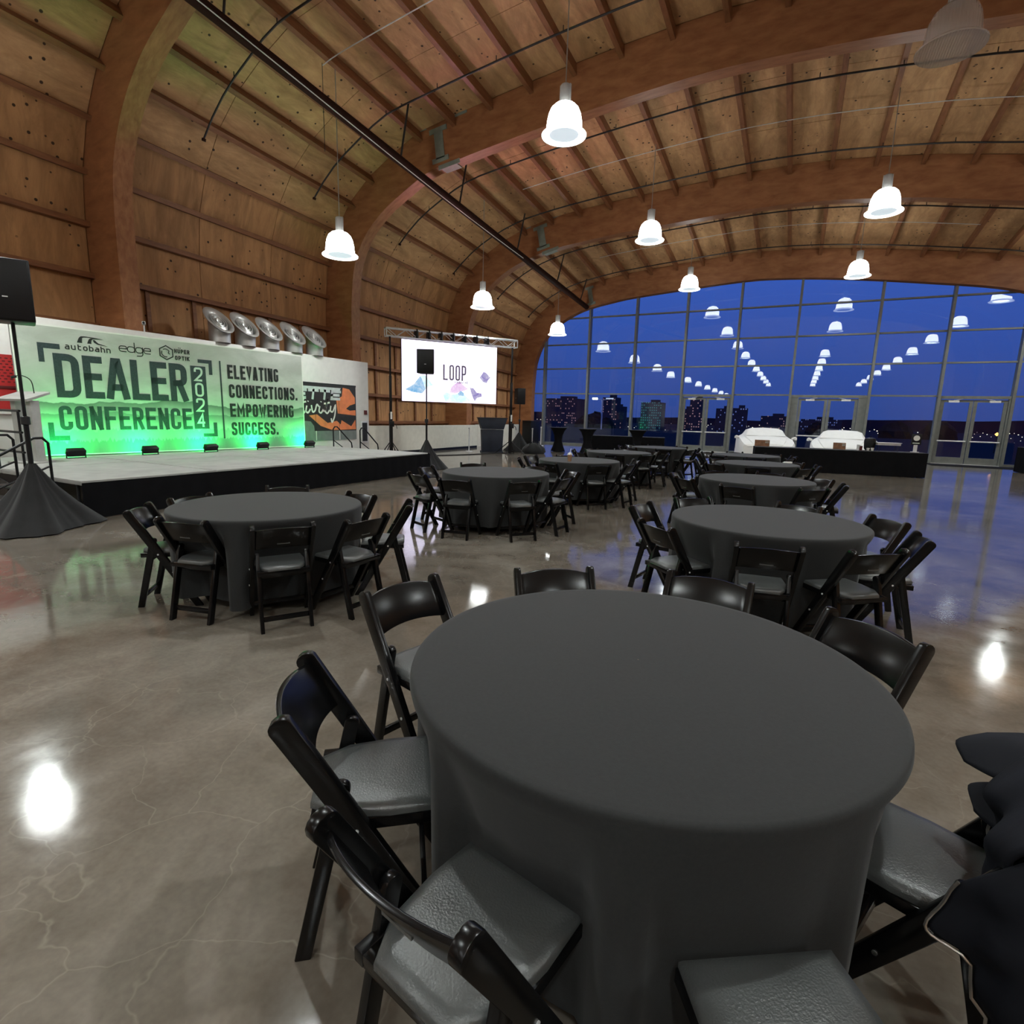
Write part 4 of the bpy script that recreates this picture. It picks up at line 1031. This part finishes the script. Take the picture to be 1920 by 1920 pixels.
# ------------------------------------------------------------------ speakers on stands
def speaker_unit(loc, rz, label, box_label, zb, sz=(.36, .36, .66), drape=True, spread=.62, box_mat='black_paint'):
    s = thing('speaker_stand', label, 'speaker stand', loc, rz)
    MB().tube([(0, 0, .05), (0, 0, 1.35)], .028, 10).build('lower_pole', 'black_paint', s, smooth=True)
    MB().tube([(0, 0, 1.33), (0, 0, zb)], .019, 10).build('upper_pole', 'black_paint', s, smooth=True)
    MB().lathe([(.03, 1.30), (.05, 1.31), (.05, 1.40), (.03, 1.41)], 12).build('collar', 'dark_steel', s, smooth=True)
    for k in range(3):
        a = 2*PI*k/3+.5
        MB().tube([(0, 0, .62), (spread*math.cos(a), spread*math.sin(a), .02)], .016, 8).build('leg', 'black_paint', s)
    if drape:
        n = 48; vs = []
        for (r, z) in ((.04, .82), (.08, .74), (.20, .52), (.36, .30), (.52, .12), (.62, .015)):
            for q in range(n):
                a = 2*PI*q/n; tri = 1+.22*math.cos(3*(a-.5)); fo = 1+.05*math.sin(9*a)+.035*math.sin(17*a+2)
                vs.append((r*tri*fo*math.cos(a)*spread/.62, r*tri*fo*math.sin(a)*spread/.62, z))
        MB().add(vs, [(a*n+q, a*n+(q+1) % n, (a+1)*n+(q+1) % n, (a+1)*n+q) for a in range(5) for q in range(n)]).build('scrim', 'charcoal_scrim', s, smooth=True, angle=180)
    b = thing('loudspeaker', box_label, 'speaker', (loc[0], loc[1], loc[2]+zb), rz)
    x, y, z = sz[0]/2, sz[1]/2, sz[2]
    MB().prism([(-x, -y), (x, -y), (x*.72, y), (-x*.72, y)], 'z', 0, z).build('cabinet', box_mat, b, bevel=.015)
    MB().box((0, -y-.006, z/2), (sz[0]*.92, .014, z*.94)).build('grille', box_mat, b, bevel=.004)
    MB().box((0, -y-.016, z*.38), (.05, .006, .012)).build('badge', 'aluminium', b)
speaker_unit((-8.52, 3.25, 0), R(60), 'draped tripod speaker stand at the left corner of the stage', 'black loudspeaker on a pole at the left edge of view', 2.52, (.50, .44, .70), spread=.60)
speaker_unit((-9.25, 12.55, 0), R(28), 'draped tripod speaker stand at the far corner of the stage', 'black loudspeaker on a pole in front of the bright screen', 2.64, (.48, .42, .64), spread=.52)
speaker_unit((-10.86, 21.55, 0), R(-40), 'tripod speaker stand behind the lectern by the corner arch', 'black loudspeaker on a pole right of the screen', 2.05, (.40, .38, .68), spread=.6)

# ------------------------------------------------------------------ screen, truss, towers
SA = math.atan2(.83, .557)
def slab(y, x): return None
scr = thing('led_screen', 'large bright LED screen showing a pale mountain collage', 'screen', (-12.9, 16.0, 1.98), SA)
SW, SH = 4.02*.958, 2.19
SW = 3.855
MB().box((SW/2, .05, SH/2), (SW, .09, SH)).build('casing', 'black_paint', scr)
MB().box((SW/2, -.002, SH/2), (SW-.02, .012, SH-.02)).build('display', 'led_screen', scr)
word(scr, 'LOOP', 1.60, 2.54, .83, 1.40, .062, 'screen_ink', gap=.30, y=-.012, rad=.09)
word(scr, 'MAGAZINE', 2.06, 2.62, .735, .81, .016, 'screen_ink', gap=.25, y=-.016, rad=.02)
flat(scr, 'mountain_art', [[(.12, .42), (.45, .62), (.70, .92), (.78, .80), (.90, .46), (.78, .30), (.40, .34)]], 'screen_blue', -.010)
flat(scr, 'mountain_art', [[(.70, .92), (.86, .98), (1.02, .84), (1.20, .62), (1.0, .55), (.90, .46), (.78, .80)]], 'screen_pale_blue', -.011)
flat(scr, 'mountain_art', [[(1.60, .28), (1.72, .40), (1.95, .30), (2.20, .34), (2.30, .45), (2.46, .34), (2.75, .10), (2.40, .02), (1.70, .03)]], 'screen_pale_blue', -.010)
flat(scr, 'mountain_art', [[(2.20, .36), (2.32, .46), (2.46, .38), (2.44, .28), (2.25, .28)]], 'screen_blue', -.012)
flat(scr, 'cliff_art', [[(1.86, .38), (1.95, .60), (2.1, .72), (2.28, .80), (2.45, .66), (2.62, .55), (2.50, .48), (2.1, .36)]], 'screen_pink', -.011)
flat(scr, 'rock_art', [[(3.12, 1.0), (3.28, 1.22), (3.38, 1.20), (3.58, 1.02), (3.48, .92), (3.42, .80), (3.26, .84)]], 'screen_violet', -.010)
flat(scr, 'rock_art', [[(2.70, .60), (2.86, .58), (3.0, .42), (3.20, .40), (3.22, .28), (3.02, .22), (2.92, .08), (2.80, .30)]], 'screen_violet', -.010)
SD = Vector((math.cos(SA), math.sin(SA), 0)); SN = Vector((math.sin(SA), -math.cos(SA), 0))
TA = Vector((-12.9, 16.0, 0))+SD*-.45+SN*.12; TB = Vector((-12.9, 16.0, 0))+SD*(SW+.62)+SN*.12
TL = (TB-TA).length
tr = thing('lighting_truss', 'aluminium box truss spanning above the LED screen', 'truss', (TA.x, TA.y, 4.20), SA)
for y in (-.13, .13):
    for z in (0, .27): MB().tube([(-.15, y, z), (TL+.15, y, z)], .024, 8).build('chord', 'aluminium', tr, smooth=True)
nb = 14; seg = (TL+.3)/nb
bm1 = MB().tube([(0, 0, 0), (seg, 0, .27)], .011, 6).mesh('brace', 'aluminium', smooth=True); bm2 = MB().tube([(0, 0, .27), (seg, 0, 0)], .011, 6).mesh('brace', 'aluminium', smooth=True)
bm3 = MB().tube([(0, -.13, 0), (seg, .13, 0)], .010, 6).mesh('brace', 'aluminium', smooth=True)
for i in range(nb):
    for y in (-.13, .13): obj('brace', bm1 if i % 2 else bm2, tr, (-.15+seg*i, y, 0))
    obj('brace', bm3, tr, (-.15+seg*i, 0, .27))
for x in (-.15, TL+.15):
    e = MB(); e.bar((x, -.13, 0), (x, -.13, .27), .03, .03); e.bar((x, .13, 0), (x, .13, .27), .03, .03); e.bar((x, -.13, .27), (x, .13, .27), .03, .03); e.bar((x, -.13, 0), (x, .13, 0), .03, .03)
    e.build('end_frame', 'aluminium', tr)
for i in range(7):
    x = .95+i*.47
    pf = TA+SD*x
    f = thing('stage_light', 'black stage light clamped to the truss, %s from the left' % ['first', 'second', 'third', 'fourth', 'fifth', 'sixth', 'seventh'][i], 'light', (pf.x, pf.y, 4.18), SA, 'stage lights on the truss')
    MB().box((0, 0, .18), (.05, .34, .30)).build('clamp', 'black_paint', f, bevel=.004)
    MB().tube([(0, -.14, .02), (0, -.14, .26)], .055, 10).build('body', 'black_paint', f, smooth=True)
    if i in (4, 6):
        MB().lathe([(.001, .268), (.05, .265)], 12, (0, -.14, 0)).build('lens', 'rim_glow', f)
        ld = bpy.data.lights.new('wash_beam', 'SPOT'); ld.energy = 850; ld.color = (1, .36, .46); ld.spot_size = R(110); ld.spot_blend = 1.0; ld.shadow_soft_size = .05
        lo = bpy.data.objects.new('wash_beam', ld); col.objects.link(lo); lo.parent = f; lo.location = (0, -.14, .30)
        lo.rotation_euler = Vector((-.15, -.75, .8)).to_track_quat('-Z', 'Y').to_euler()
for i, (p, nm) in enumerate(((TA, 'left'), (TB, 'right'))):
    tw = thing('lift_tower', 'black crank lift tower holding the %s end of the truss' % nm, 'lift tower', (p.x, p.y, 0), SA)
    MB().box((0, 0, .78), (.11, .11, 1.5)).build('base_mast', 'black_paint', tw, bevel=.006)
    MB().box((0, 0, 2.1), (.08, .08, 1.5)).build('middle_mast', 'black_paint', tw, bevel=.005)
    MB().box((0, 0, 3.5), (.055, .055, 1.4)).build('upper_mast', 'black_paint', tw, bevel=.004)
    for k in range(4):
        a = PI/4+k*PI/2
        MB().tube([(0, 0, .55), ((.42 if i == 0 else .62)*math.cos(a), (.42 if i == 0 else .62)*math.sin(a), .02)], .018, 8).build('leg', 'black_paint', tw)
        MB().tube([(0, 0, .10), (.27*math.cos(a), .27*math.sin(a), .21)], .012, 6).build('brace', 'black_paint', tw)
    MB().box((0, -.10, 1.15), (.16, .10, .20)).build('winch', 'black_paint', tw, bevel=.01)
    MB().box((0, -.06, 1.45), (.06, .012, .26)).build('warning_label', 'white_plastic', tw)
    MB().tube(catmull([Vector((.10, -.12, 1.15)), Vector((.16, -.14, 1.1)), Vector((.18, -.15, .98))], 4), .012, 6).build('crank', 'amber_light' if False else 'dark_steel', tw)
# lectern, cabinet, bits near the far corner
lc = thing('lectern', 'dark blue-black lectern standing right of the screen', 'lectern', (-11.45, 20.15, 0), R(38))
MB().prism([(-.42, .05), (.42, .05), (.46, .95), (-.46, .95)], 'y', -.25, .25).build('body', 'blue_black', lc, bevel=.006)
MB().prism([(-.46, .97), (.46, .97), (.60, 1.42), (-.60, 1.42)], 'y', -.30, .30).build('head', 'blue_black', lc, bevel=.006)
MB().box((0, 0, .025), (.92, .56, .05)).build('plinth', 'blue_black', lc); MB().box((0, .0, 1.435), (1.24, .64, .03)).build('top', 'blue_black', lc, bevel=.004)
cabt = thing('equipment_case', 'tall black equipment case beside the last arch', 'case', (-13.1, 27.4, 0), R(80))
MB().box((0, 0, .66), (.80, .6, 1.22)).build('case_body', 'black_paint', cabt, bevel=.015); MB().box((0, 0, 1.285), (.82, .62, .03)).build('lid', 'dark_steel', cabt)
for q in (-.3, .3): MB().tube([(q, -.2, .05), (q, .2, .05)], .045, 10).build('caster', 'black_paint', cabt)
for i, (x, y, lab) in enumerate(((-12.3, 19.7, 'slim chrome stanchion left of the lectern'), (-10.9, 23.0, 'slim chrome stanchion right of the lectern'), (-12.1, 26.6, 'slim pale stanchion next to the black equipment case'))):
    s = thing('stanchion', lab, 'stanchion', (x, y, 0), 0, 'stanchions by the corner')
    MB().tube([(0, 0, .02), (0, 0, .98)], .025, 10).build('post', 'aluminium', s, smooth=True); MB().lathe([(.001, 0), (.16, 0), (.15, .02), (.03, .035), (.001, .035)], 18).build('base', 'aluminium', s, smooth=True)
    MB().lathe([(.03, .95), (.045, .97), (.03, 1.0), (.001, 1.01)], 12).build('cap', 'aluminium', s, smooth=True)
tag(MB().tube(catmull([Vector((-12.6, 12.5, .015)), Vector((-12.9, 15.0, .015)), Vector((-11.6, 17.4, .015)), Vector((-10.9, 19.4, .015)), Vector((-10.4, 20.2, .015))], 8), .018, 6).build('floor_cable', 'black_paint', smooth=True), 'black cable lying on the floor from the stage to the lectern', 'cable')
bag = thing('equipment_bag', 'slumped black equipment bag beside the far speaker stand', 'bag', (-9.75, 20.75, 0), .4)
vs = []; n = 20
for (r, z) in ((.30, .0), (.36, .08), (.33, .22), (.22, .36), (.06, .44)):
    for q in range(n): a = 2*PI*q/n; k = 1+.10*math.sin(3*a)+.07*math.sin(7*a+z*9); vs.append((1.35*r*k*math.cos(a), r*k*math.sin(a), z+.02*math.sin(5*a)*(z > .05)))
MB().add(vs, [(a*n+q, a*n+(q+1) % n, (a+1)*n+(q+1) % n, (a+1)*n+q) for a in range(4) for q in range(n)]+[tuple(range(4*n, 5*n))]).build('bag_body', 'charcoal_scrim', bag, smooth=True, angle=180)
MB().tube(catmull([Vector((-.2, -.1, .36)), Vector((0, -.15, .52)), Vector((.2, -.1, .36))], 6), .014, 6).build('strap', 'black_paint', bag, smooth=True)

# ------------------------------------------------------------------ cocktail tables and service tables by the glass
def cocktail(x, y, lab):
    t = thing('cocktail_table', lab, 'table', (x, y, 0), 0, 'cocktail tables by the window')
    vs = []; n = 32
    for (r, z, sq) in ((.30, .015, .30), (.22, .25, .2), (.165, .50, .08), (.19, .72, .05), (.27, .92, .02), (.375, 1.06, 0), (.385, 1.075, 0)):
        for q in range(n): a = 2*PI*q/n; k = 1+sq*math.cos(4*a)*.6; vs.append((r*k*math.cos(a), r*k*math.sin(a), z))
    MB().add(vs, [(a*n+q, a*n+(q+1) % n, (a+1)*n+(q+1) % n, (a+1)*n+q) for a in range(6) for q in range(n)]).build('stretch_cover', 'black_skirt', t, smooth=True, angle=180)
    MB().lathe([(.001, 1.082), (.385, 1.082), (.39, 1.076)], 32).build('top', 'black_cloth', t, smooth=True)
cocktail(-9.55, 22.9, 'black stretch-covered cocktail table nearest the last arch')
cocktail(-7.95, 22.3, 'black stretch-covered cocktail table in front of the black service table')
cocktail(-6.1, 23.5, 'black stretch-covered cocktail table nearest the glass door')
def draped_table(name, label, x, y, L, D, rz, h=.76, amp=.012):
    t = thing(name, label, 'table', (x, y, 0), rz)
    MB().box((0, 0, h-.012), (L, D, .024)).build('table_top', 'black_cloth', t, bevel=.008)
    pr_ = [(-L/2, -D/2), (L/2, -D/2), (L/2, D/2), (-L/2, D/2), (-L/2, -D/2)]
    for (a, b), nm in zip(zip(pr_, pr_[1:]), range(4)):
        Ls = (Vector(b)-Vector(a)).length
        skirt(a, b, .012, h-.01, int(Ls*24), amp, Ls*22, nm).build('drape', 'black_skirt', t, smooth=True, angle=180)
    return t
draped_table('service_table', 'long black draped table under the city view by the glass', -6.9, 24.6, 3.4, .8, R(12))
draped_table('bar_table', 'long black draped bar table in front of the covered cars', 1.18, 20.55, 4.85, .78, R(9))
draped_table('side_table', 'black draped table at the right edge by the glass', 8.05, 26.0, 1.5, .8, R(10), .92)
# things on the bar
def on_bar(u, v=0.0, z=.762):
    c, s = math.cos(R(9)), math.sin(R(9)); return (1.18+c*u-s*v, 20.55+s*u+c*v, z)
for u, lab, wd in ((-2.20, 'brown wooden menu board on the left end of the bar', .46), (.10, 'brown wooden menu board on the middle of the bar', .36)):
    b = thing('menu_board', lab, 'sign', on_bar(u), R(9), 'menu boards on the bar')
    rot = Matrix.Rotation(R(-12), 3, 'X')
    MB().box((0, 0, .11), (wd, .02, .21), rot).build('board', 'sign_wood', b)
    for q in range(4): MB().box((wd*.32, -.012+(-.035+q*.022)*0, .04+q*.045), (wd*.25, .006, .015), rot).build('text_line', 'pale_print', b)
    MB().bar((0, .0, .17), (0, .11, .01), .05, .012).build('prop', 'sign_wood', b)
sg = thing('logo_sign', 'black table sign with a round white emblem on the bar end', 'sign', on_bar(2.20, .05), R(4))
MB().box((0, 0, .40), (.26, .02, .34)).build('panel', 'black_paint', sg, bevel=.004)
MB().lathe([(.001, 0), (.085, 0)], 24, (0, -.013, .44), Matrix.Rotation(PI/2, 3, 'X')).build('emblem', 'white_paint', sg)
MB().box((0, -.012, .285), (.18, .004, .03)).build('caption', 'pale_print', sg); MB().box((0, 0, .115), (.10, .02, .23)).build('post', 'aluminium', sg); MB().box((0, 0, .01), (.2, .14, .02)).build('foot', 'aluminium', sg)
ch = thing('chafing_dish', 'shiny steel serving tray on a frame on the bar', 'tray', on_bar(1.45, .05), R(9))
MB().box((0, 0, .22), (.62, .36, .07)).build('pan', 'aluminium', ch, bevel=.012); MB().box((0, 0, .265), (.66, .40, .014)).build('lid', 'aluminium', ch, bevel=.005)
for a in (-.25, .25):
    for b_ in (-.13, .13): MB().tube([(a, b_, 0), (a, b_, .19)], .010, 6).build('leg', 'dark_steel', ch)
pt = thing('drink_urn', 'round black pot at the back of the bar', 'pot', on_bar(1.0, .22), 0)
MB().lathe([(.001, 0), (.10, 0), (.15, .05), (.17, .30), (.15, .38), (.06, .41), (.001, .42)], 20).build('pot_body', 'black_paint', pt, smooth=True); MB().tube([(.0, 0, .41), (0, 0, .45)], .02, 8).build('knob', 'black_paint', pt)
for i, (u, h, k) in enumerate(((.62, .17, 'white_plastic'), (.70, .14, 'dark_red'), (.90, .07, 'white_plastic'), (1.02, .08, 'white_plastic'))):
    b = thing('bar_cup', ['tall white cup beside the steel tray on the bar', 'short dark red jar beside the white cup on the bar', 'low white stack left of the steel tray', 'low white stack touching the steel tray'][i], 'cup', on_bar(u, -.05), 0)
    MB().lathe([(.001, 0), (.035, 0), (.045, h), (.001, h)], 12).build('cup_body', k, b, smooth=True); MB().lathe([(.047, h), (.047, h+.012), (.001, h+.016)], 12).build('lid', 'white_plastic', b)

# ------------------------------------------------------------------ covered cars
def car(x, y, rz, lab):
    t = thing('covered_car', lab, 'car', (x, y, 0), rz, 'covered cars by the glass')
    # sections along length: y, half width at sill, half width of the roof, belt height, roof height
    secs = [(-2.18, .60, .34, .56, .60), (-2.08, .90, .50, .68, .72), (-1.70, 1.0, .62, .80, .86), (-1.05, 1.03, .70, .87, .94), (-.80, 1.04, .72, .89, 1.00), (-.15, 1.04, .66, .91, 1.27), (.15, 1.04, .64, .92, 1.31), (.75, 1.04, .66, .92, 1.28), (1.35, 1.03, .70, .90, 1.05), (1.95, .98, .66, .86, .92), (2.18, .74, .46, .66, .70)]
    vs = []
    for (yy, wl_, wr2, zb, zr) in secs:
        prof = [(-wl_-.03, .05), (-wl_, .45), (-wl_*.99, zb-.08), (-wl_*.95, zb), (-wr2-.16*min(1, (zr-zb)*4), zb+(zr-zb)*.30), (-wr2-.03, zr-(zr-zb)*.16), (-wr2*.80, zr), (0, zr+.02)]
        prof += [(-x, z) for x, z in reversed(prof[:-1])]
        vs += [(px, yy, pz) for px, pz in prof]
    n = 15; S = len(secs)
    fs = [(a*n+q, a*n+q+1, (a+1)*n+q+1, (a+1)*n+q) for a in range(S-1) for q in range(n-1)]+[tuple(range(n)), tuple(range((S-1)*n, S*n))[::-1]]
    o = MB().add(vs, fs).build('fabric_cover', 'car_cover', t, smooth=True, angle=28)
    MB().add([(x, y-.012, z+.012) for x, y, z in ((-.74, -.82, 1.0), (.74, -.82, 1.0), (.60, -.20, 1.255), (-.60, -.20, 1.255))], [(0, 1, 2, 3)]).build('windscreen_crease', 'car_cover', t)
    for sx in (-1, 1):
        for yy in (-1.35, 1.35): MB().tube([(sx*.78, yy, .30), (sx*.98, yy, .30)], .30, 20).build('wheel', 'black_paint', t, smooth=True)
        MB().tube(catmull([Vector((sx*1.0, -.62, .90)), Vector((sx*1.12, -.64, .95)), Vector((sx*1.14, -.62, .88))], 4), .05, 8).build('mirror_bulge', 'car_cover', t, smooth=True)
        MB().tube(catmull([Vector((sx*.86, -2.03, .58)), Vector((sx*.62, -2.15, .62)), Vector((sx*.42, -2.14, .60))], 5), .035, 8).build('lamp_bulge', 'car_cover', t, smooth=True)
car(-1.22, 25.6, R(8), 'car under a white fitted cover behind the left half of the bar')
car(1.62, 25.5, R(-4), 'car under a white fitted cover behind the middle of the bar')

# ------------------------------------------------------------------ outside
tag(MB().box((0, 54.4, -.12), (140, 50, .2)).build('terrace_ground', 'asphalt'), 'dark paved terrace outside the glass', kind='structure')
tag(MB().box((0, 1080, -9.1), (2600, 2000, .2)).build('city_ground', 'asphalt'), 'dark city ground beyond the terrace', kind='structure')
hv = []; N = 60; rnd = random.Random(3)
for i in range(N+1):
    x = -900+2600*i/N
    z = 5+3*math.sin(i*.31)+2.5*math.sin(i*.83+1)+(9 if x > 150 else 2)*min(1, abs(x-60)/300)+rnd.uniform(-.8, .8)
    hv += [(x, 1200, -10), (x, 1260, z), (x, 1700, -10)]
tag(MB().add(hv, [(3*i+a, 3*i+3+a, 3*i+4+a, 3*i+1+a) for i in range(N) for a in (0, 1)]).build('hills', 'hill_dark', smooth=True), 'dark hills along the horizon', kind='structure')
BL = [(-83, 205, 14, 8.4, 'low wide dark block at the left of the skyline', 0), (-62.4, 200, 5.6, 8.9, 'narrow dark tower behind the street lamp', 1), (-48, 205, 7.6, 7.4, 'teal-lit tower left of the first glass door', 3), (-38, 220, 6, 5.6, 'dark block with warm windows left of the first glass door', 1),
      (-31.5, 200, 4.6, 8.6, 'slim tower with pink lit windows behind the first glass door', 1), (-25.5, 230, 6.5, 6.2, 'mid-height dark block behind the first glass door', 2), (-17.6, 200, 4.6, 5.8, 'dark block above the left covered car', 2), (-8, 240, 10, 3.8, 'low dark block between the covered cars', 1), (8, 250, 14, 3.0, 'long low dark block behind the right covered car', 2), (-72, 240, 7, 6.5, 'dark block left of the street lamp', 1)]
for (x, y, wd, h, lab, kd) in BL:
    b = thing('city_building', lab, 'building', (x, y, -9), 0, 'distant city buildings')
    H = h+9
    MB().box((0, 0, H/2), (wd, wd*.8, H)).build('building_body', 'building_wall', b); MB().box((wd*.1, 0, H+.5), (wd*.4, wd*.3, 1.0)).build('roof_plant', 'building_wall', b)
    wn = MB(); rr = random.Random(int(x*7+y)); nx_ = max(4, int(wd/.7)); nz = int(H/.9)
    for i in range(nx_):
        for k in range(nz):
            if rr.random() < (.70 if kd == 3 else .22): wn.box((-wd/2+wd*(i+.5)/nx_, -wd*.4-.02, 1+k*.9), (wd/nx_*.45, .06, .4))
    q = wn.build('window_light', ['warm_window', 'warm_window', 'cool_window', 'teal_window'][kd], b); q['kind'] = 'stuff'
sl_ = thing('street_lamp', 'tall twin-headed street lamp glowing outside the glass', 'street lamp', (-23.1, 70, 0), 0)
MB().tube([(0, 0, 0), (0, 0, 3.85)], .10, 8).build('pole', 'aluminium', sl_)
for s in (-1, 1):
    MB().bar((0, 0, 3.82), (s*1.0, 0, 4.0), .09, .09).build('arm', 'aluminium', sl_)
MB().box((-1.05, 0, 4.0), (.55, .4, .22)).build('lit_head', 'street_glow', sl_); MB().box((.95, 0, 4.02), (.9, .4, .14)).build('lamp_head', 'lens_glow', sl_)
rr = random.Random(11); tl_ = MB()
for i in range(260):
    y = rr.uniform(150, 900); x = y*rr.uniform(-.5, .36); s = .0011*y*rr.uniform(.5, 1.3)
    tl_.box((x, y, -8.5+rr.uniform(0, 2)+(y*.004)), (s, s*.3, s*.7))
tag(tl_.build('town_lights', 'town_light'), 'scattered warm town lights below the hills', kind='stuff')
for i, (x, y, r_) in enumerate(((-34, 95, 2.3), (-29, 90, 2.0), (-38, 110, 3.0), (16, 120, 2.6), (24, 130, 3.0), (4, 140, 2.2))):
    t = thing('distant_tree', ['dark round tree at the far left outside the glass', 'small dark tree outside near the street lamp', 'largest dark tree at the far left outside', 'dark tree outside above the bar', 'dark tree outside behind the right-hand door', 'small dark tree outside between the covered cars'][i], 'tree', (x, y, -9), 0, 'distant trees outside')
    MB().tube([(0, 0, 0), (0, 0, 7.5)], [.35, .2], 7).build('trunk', 'tree_dark', t)
    vs = []; n = 14; m_ = 8; r3 = random.Random(i)
    for a in range(m_+1):
        for q in range(n):
            th = PI*a/m_; ph = 2*PI*q/n; k = r_*(1+r3.uniform(-.16, .16)); vs.append((k*math.sin(th)*math.cos(ph), k*math.sin(th)*math.sin(ph), 8.4+k*1.0*math.cos(th)))
    MB().add(vs, [(a*n+q, a*n+(q+1) % n, (a+1)*n+(q+1) % n, (a+1)*n+q) for a in range(m_) for q in range(n)]).build('crown', 'tree_dark', t)
ab = thing('amber_beacon', 'small amber light on a post outside at the right edge', 'light', (11.3, 45, -.02))
MB().tube([(0, 0, 0), (0, 0, 1.1)], .04, 8).build('post', 'dark_steel', ab); MB().lathe([(.001, 1.08), (.12, 1.2), (.001, 1.32)], 10).build('lens', 'amber_light', ab)
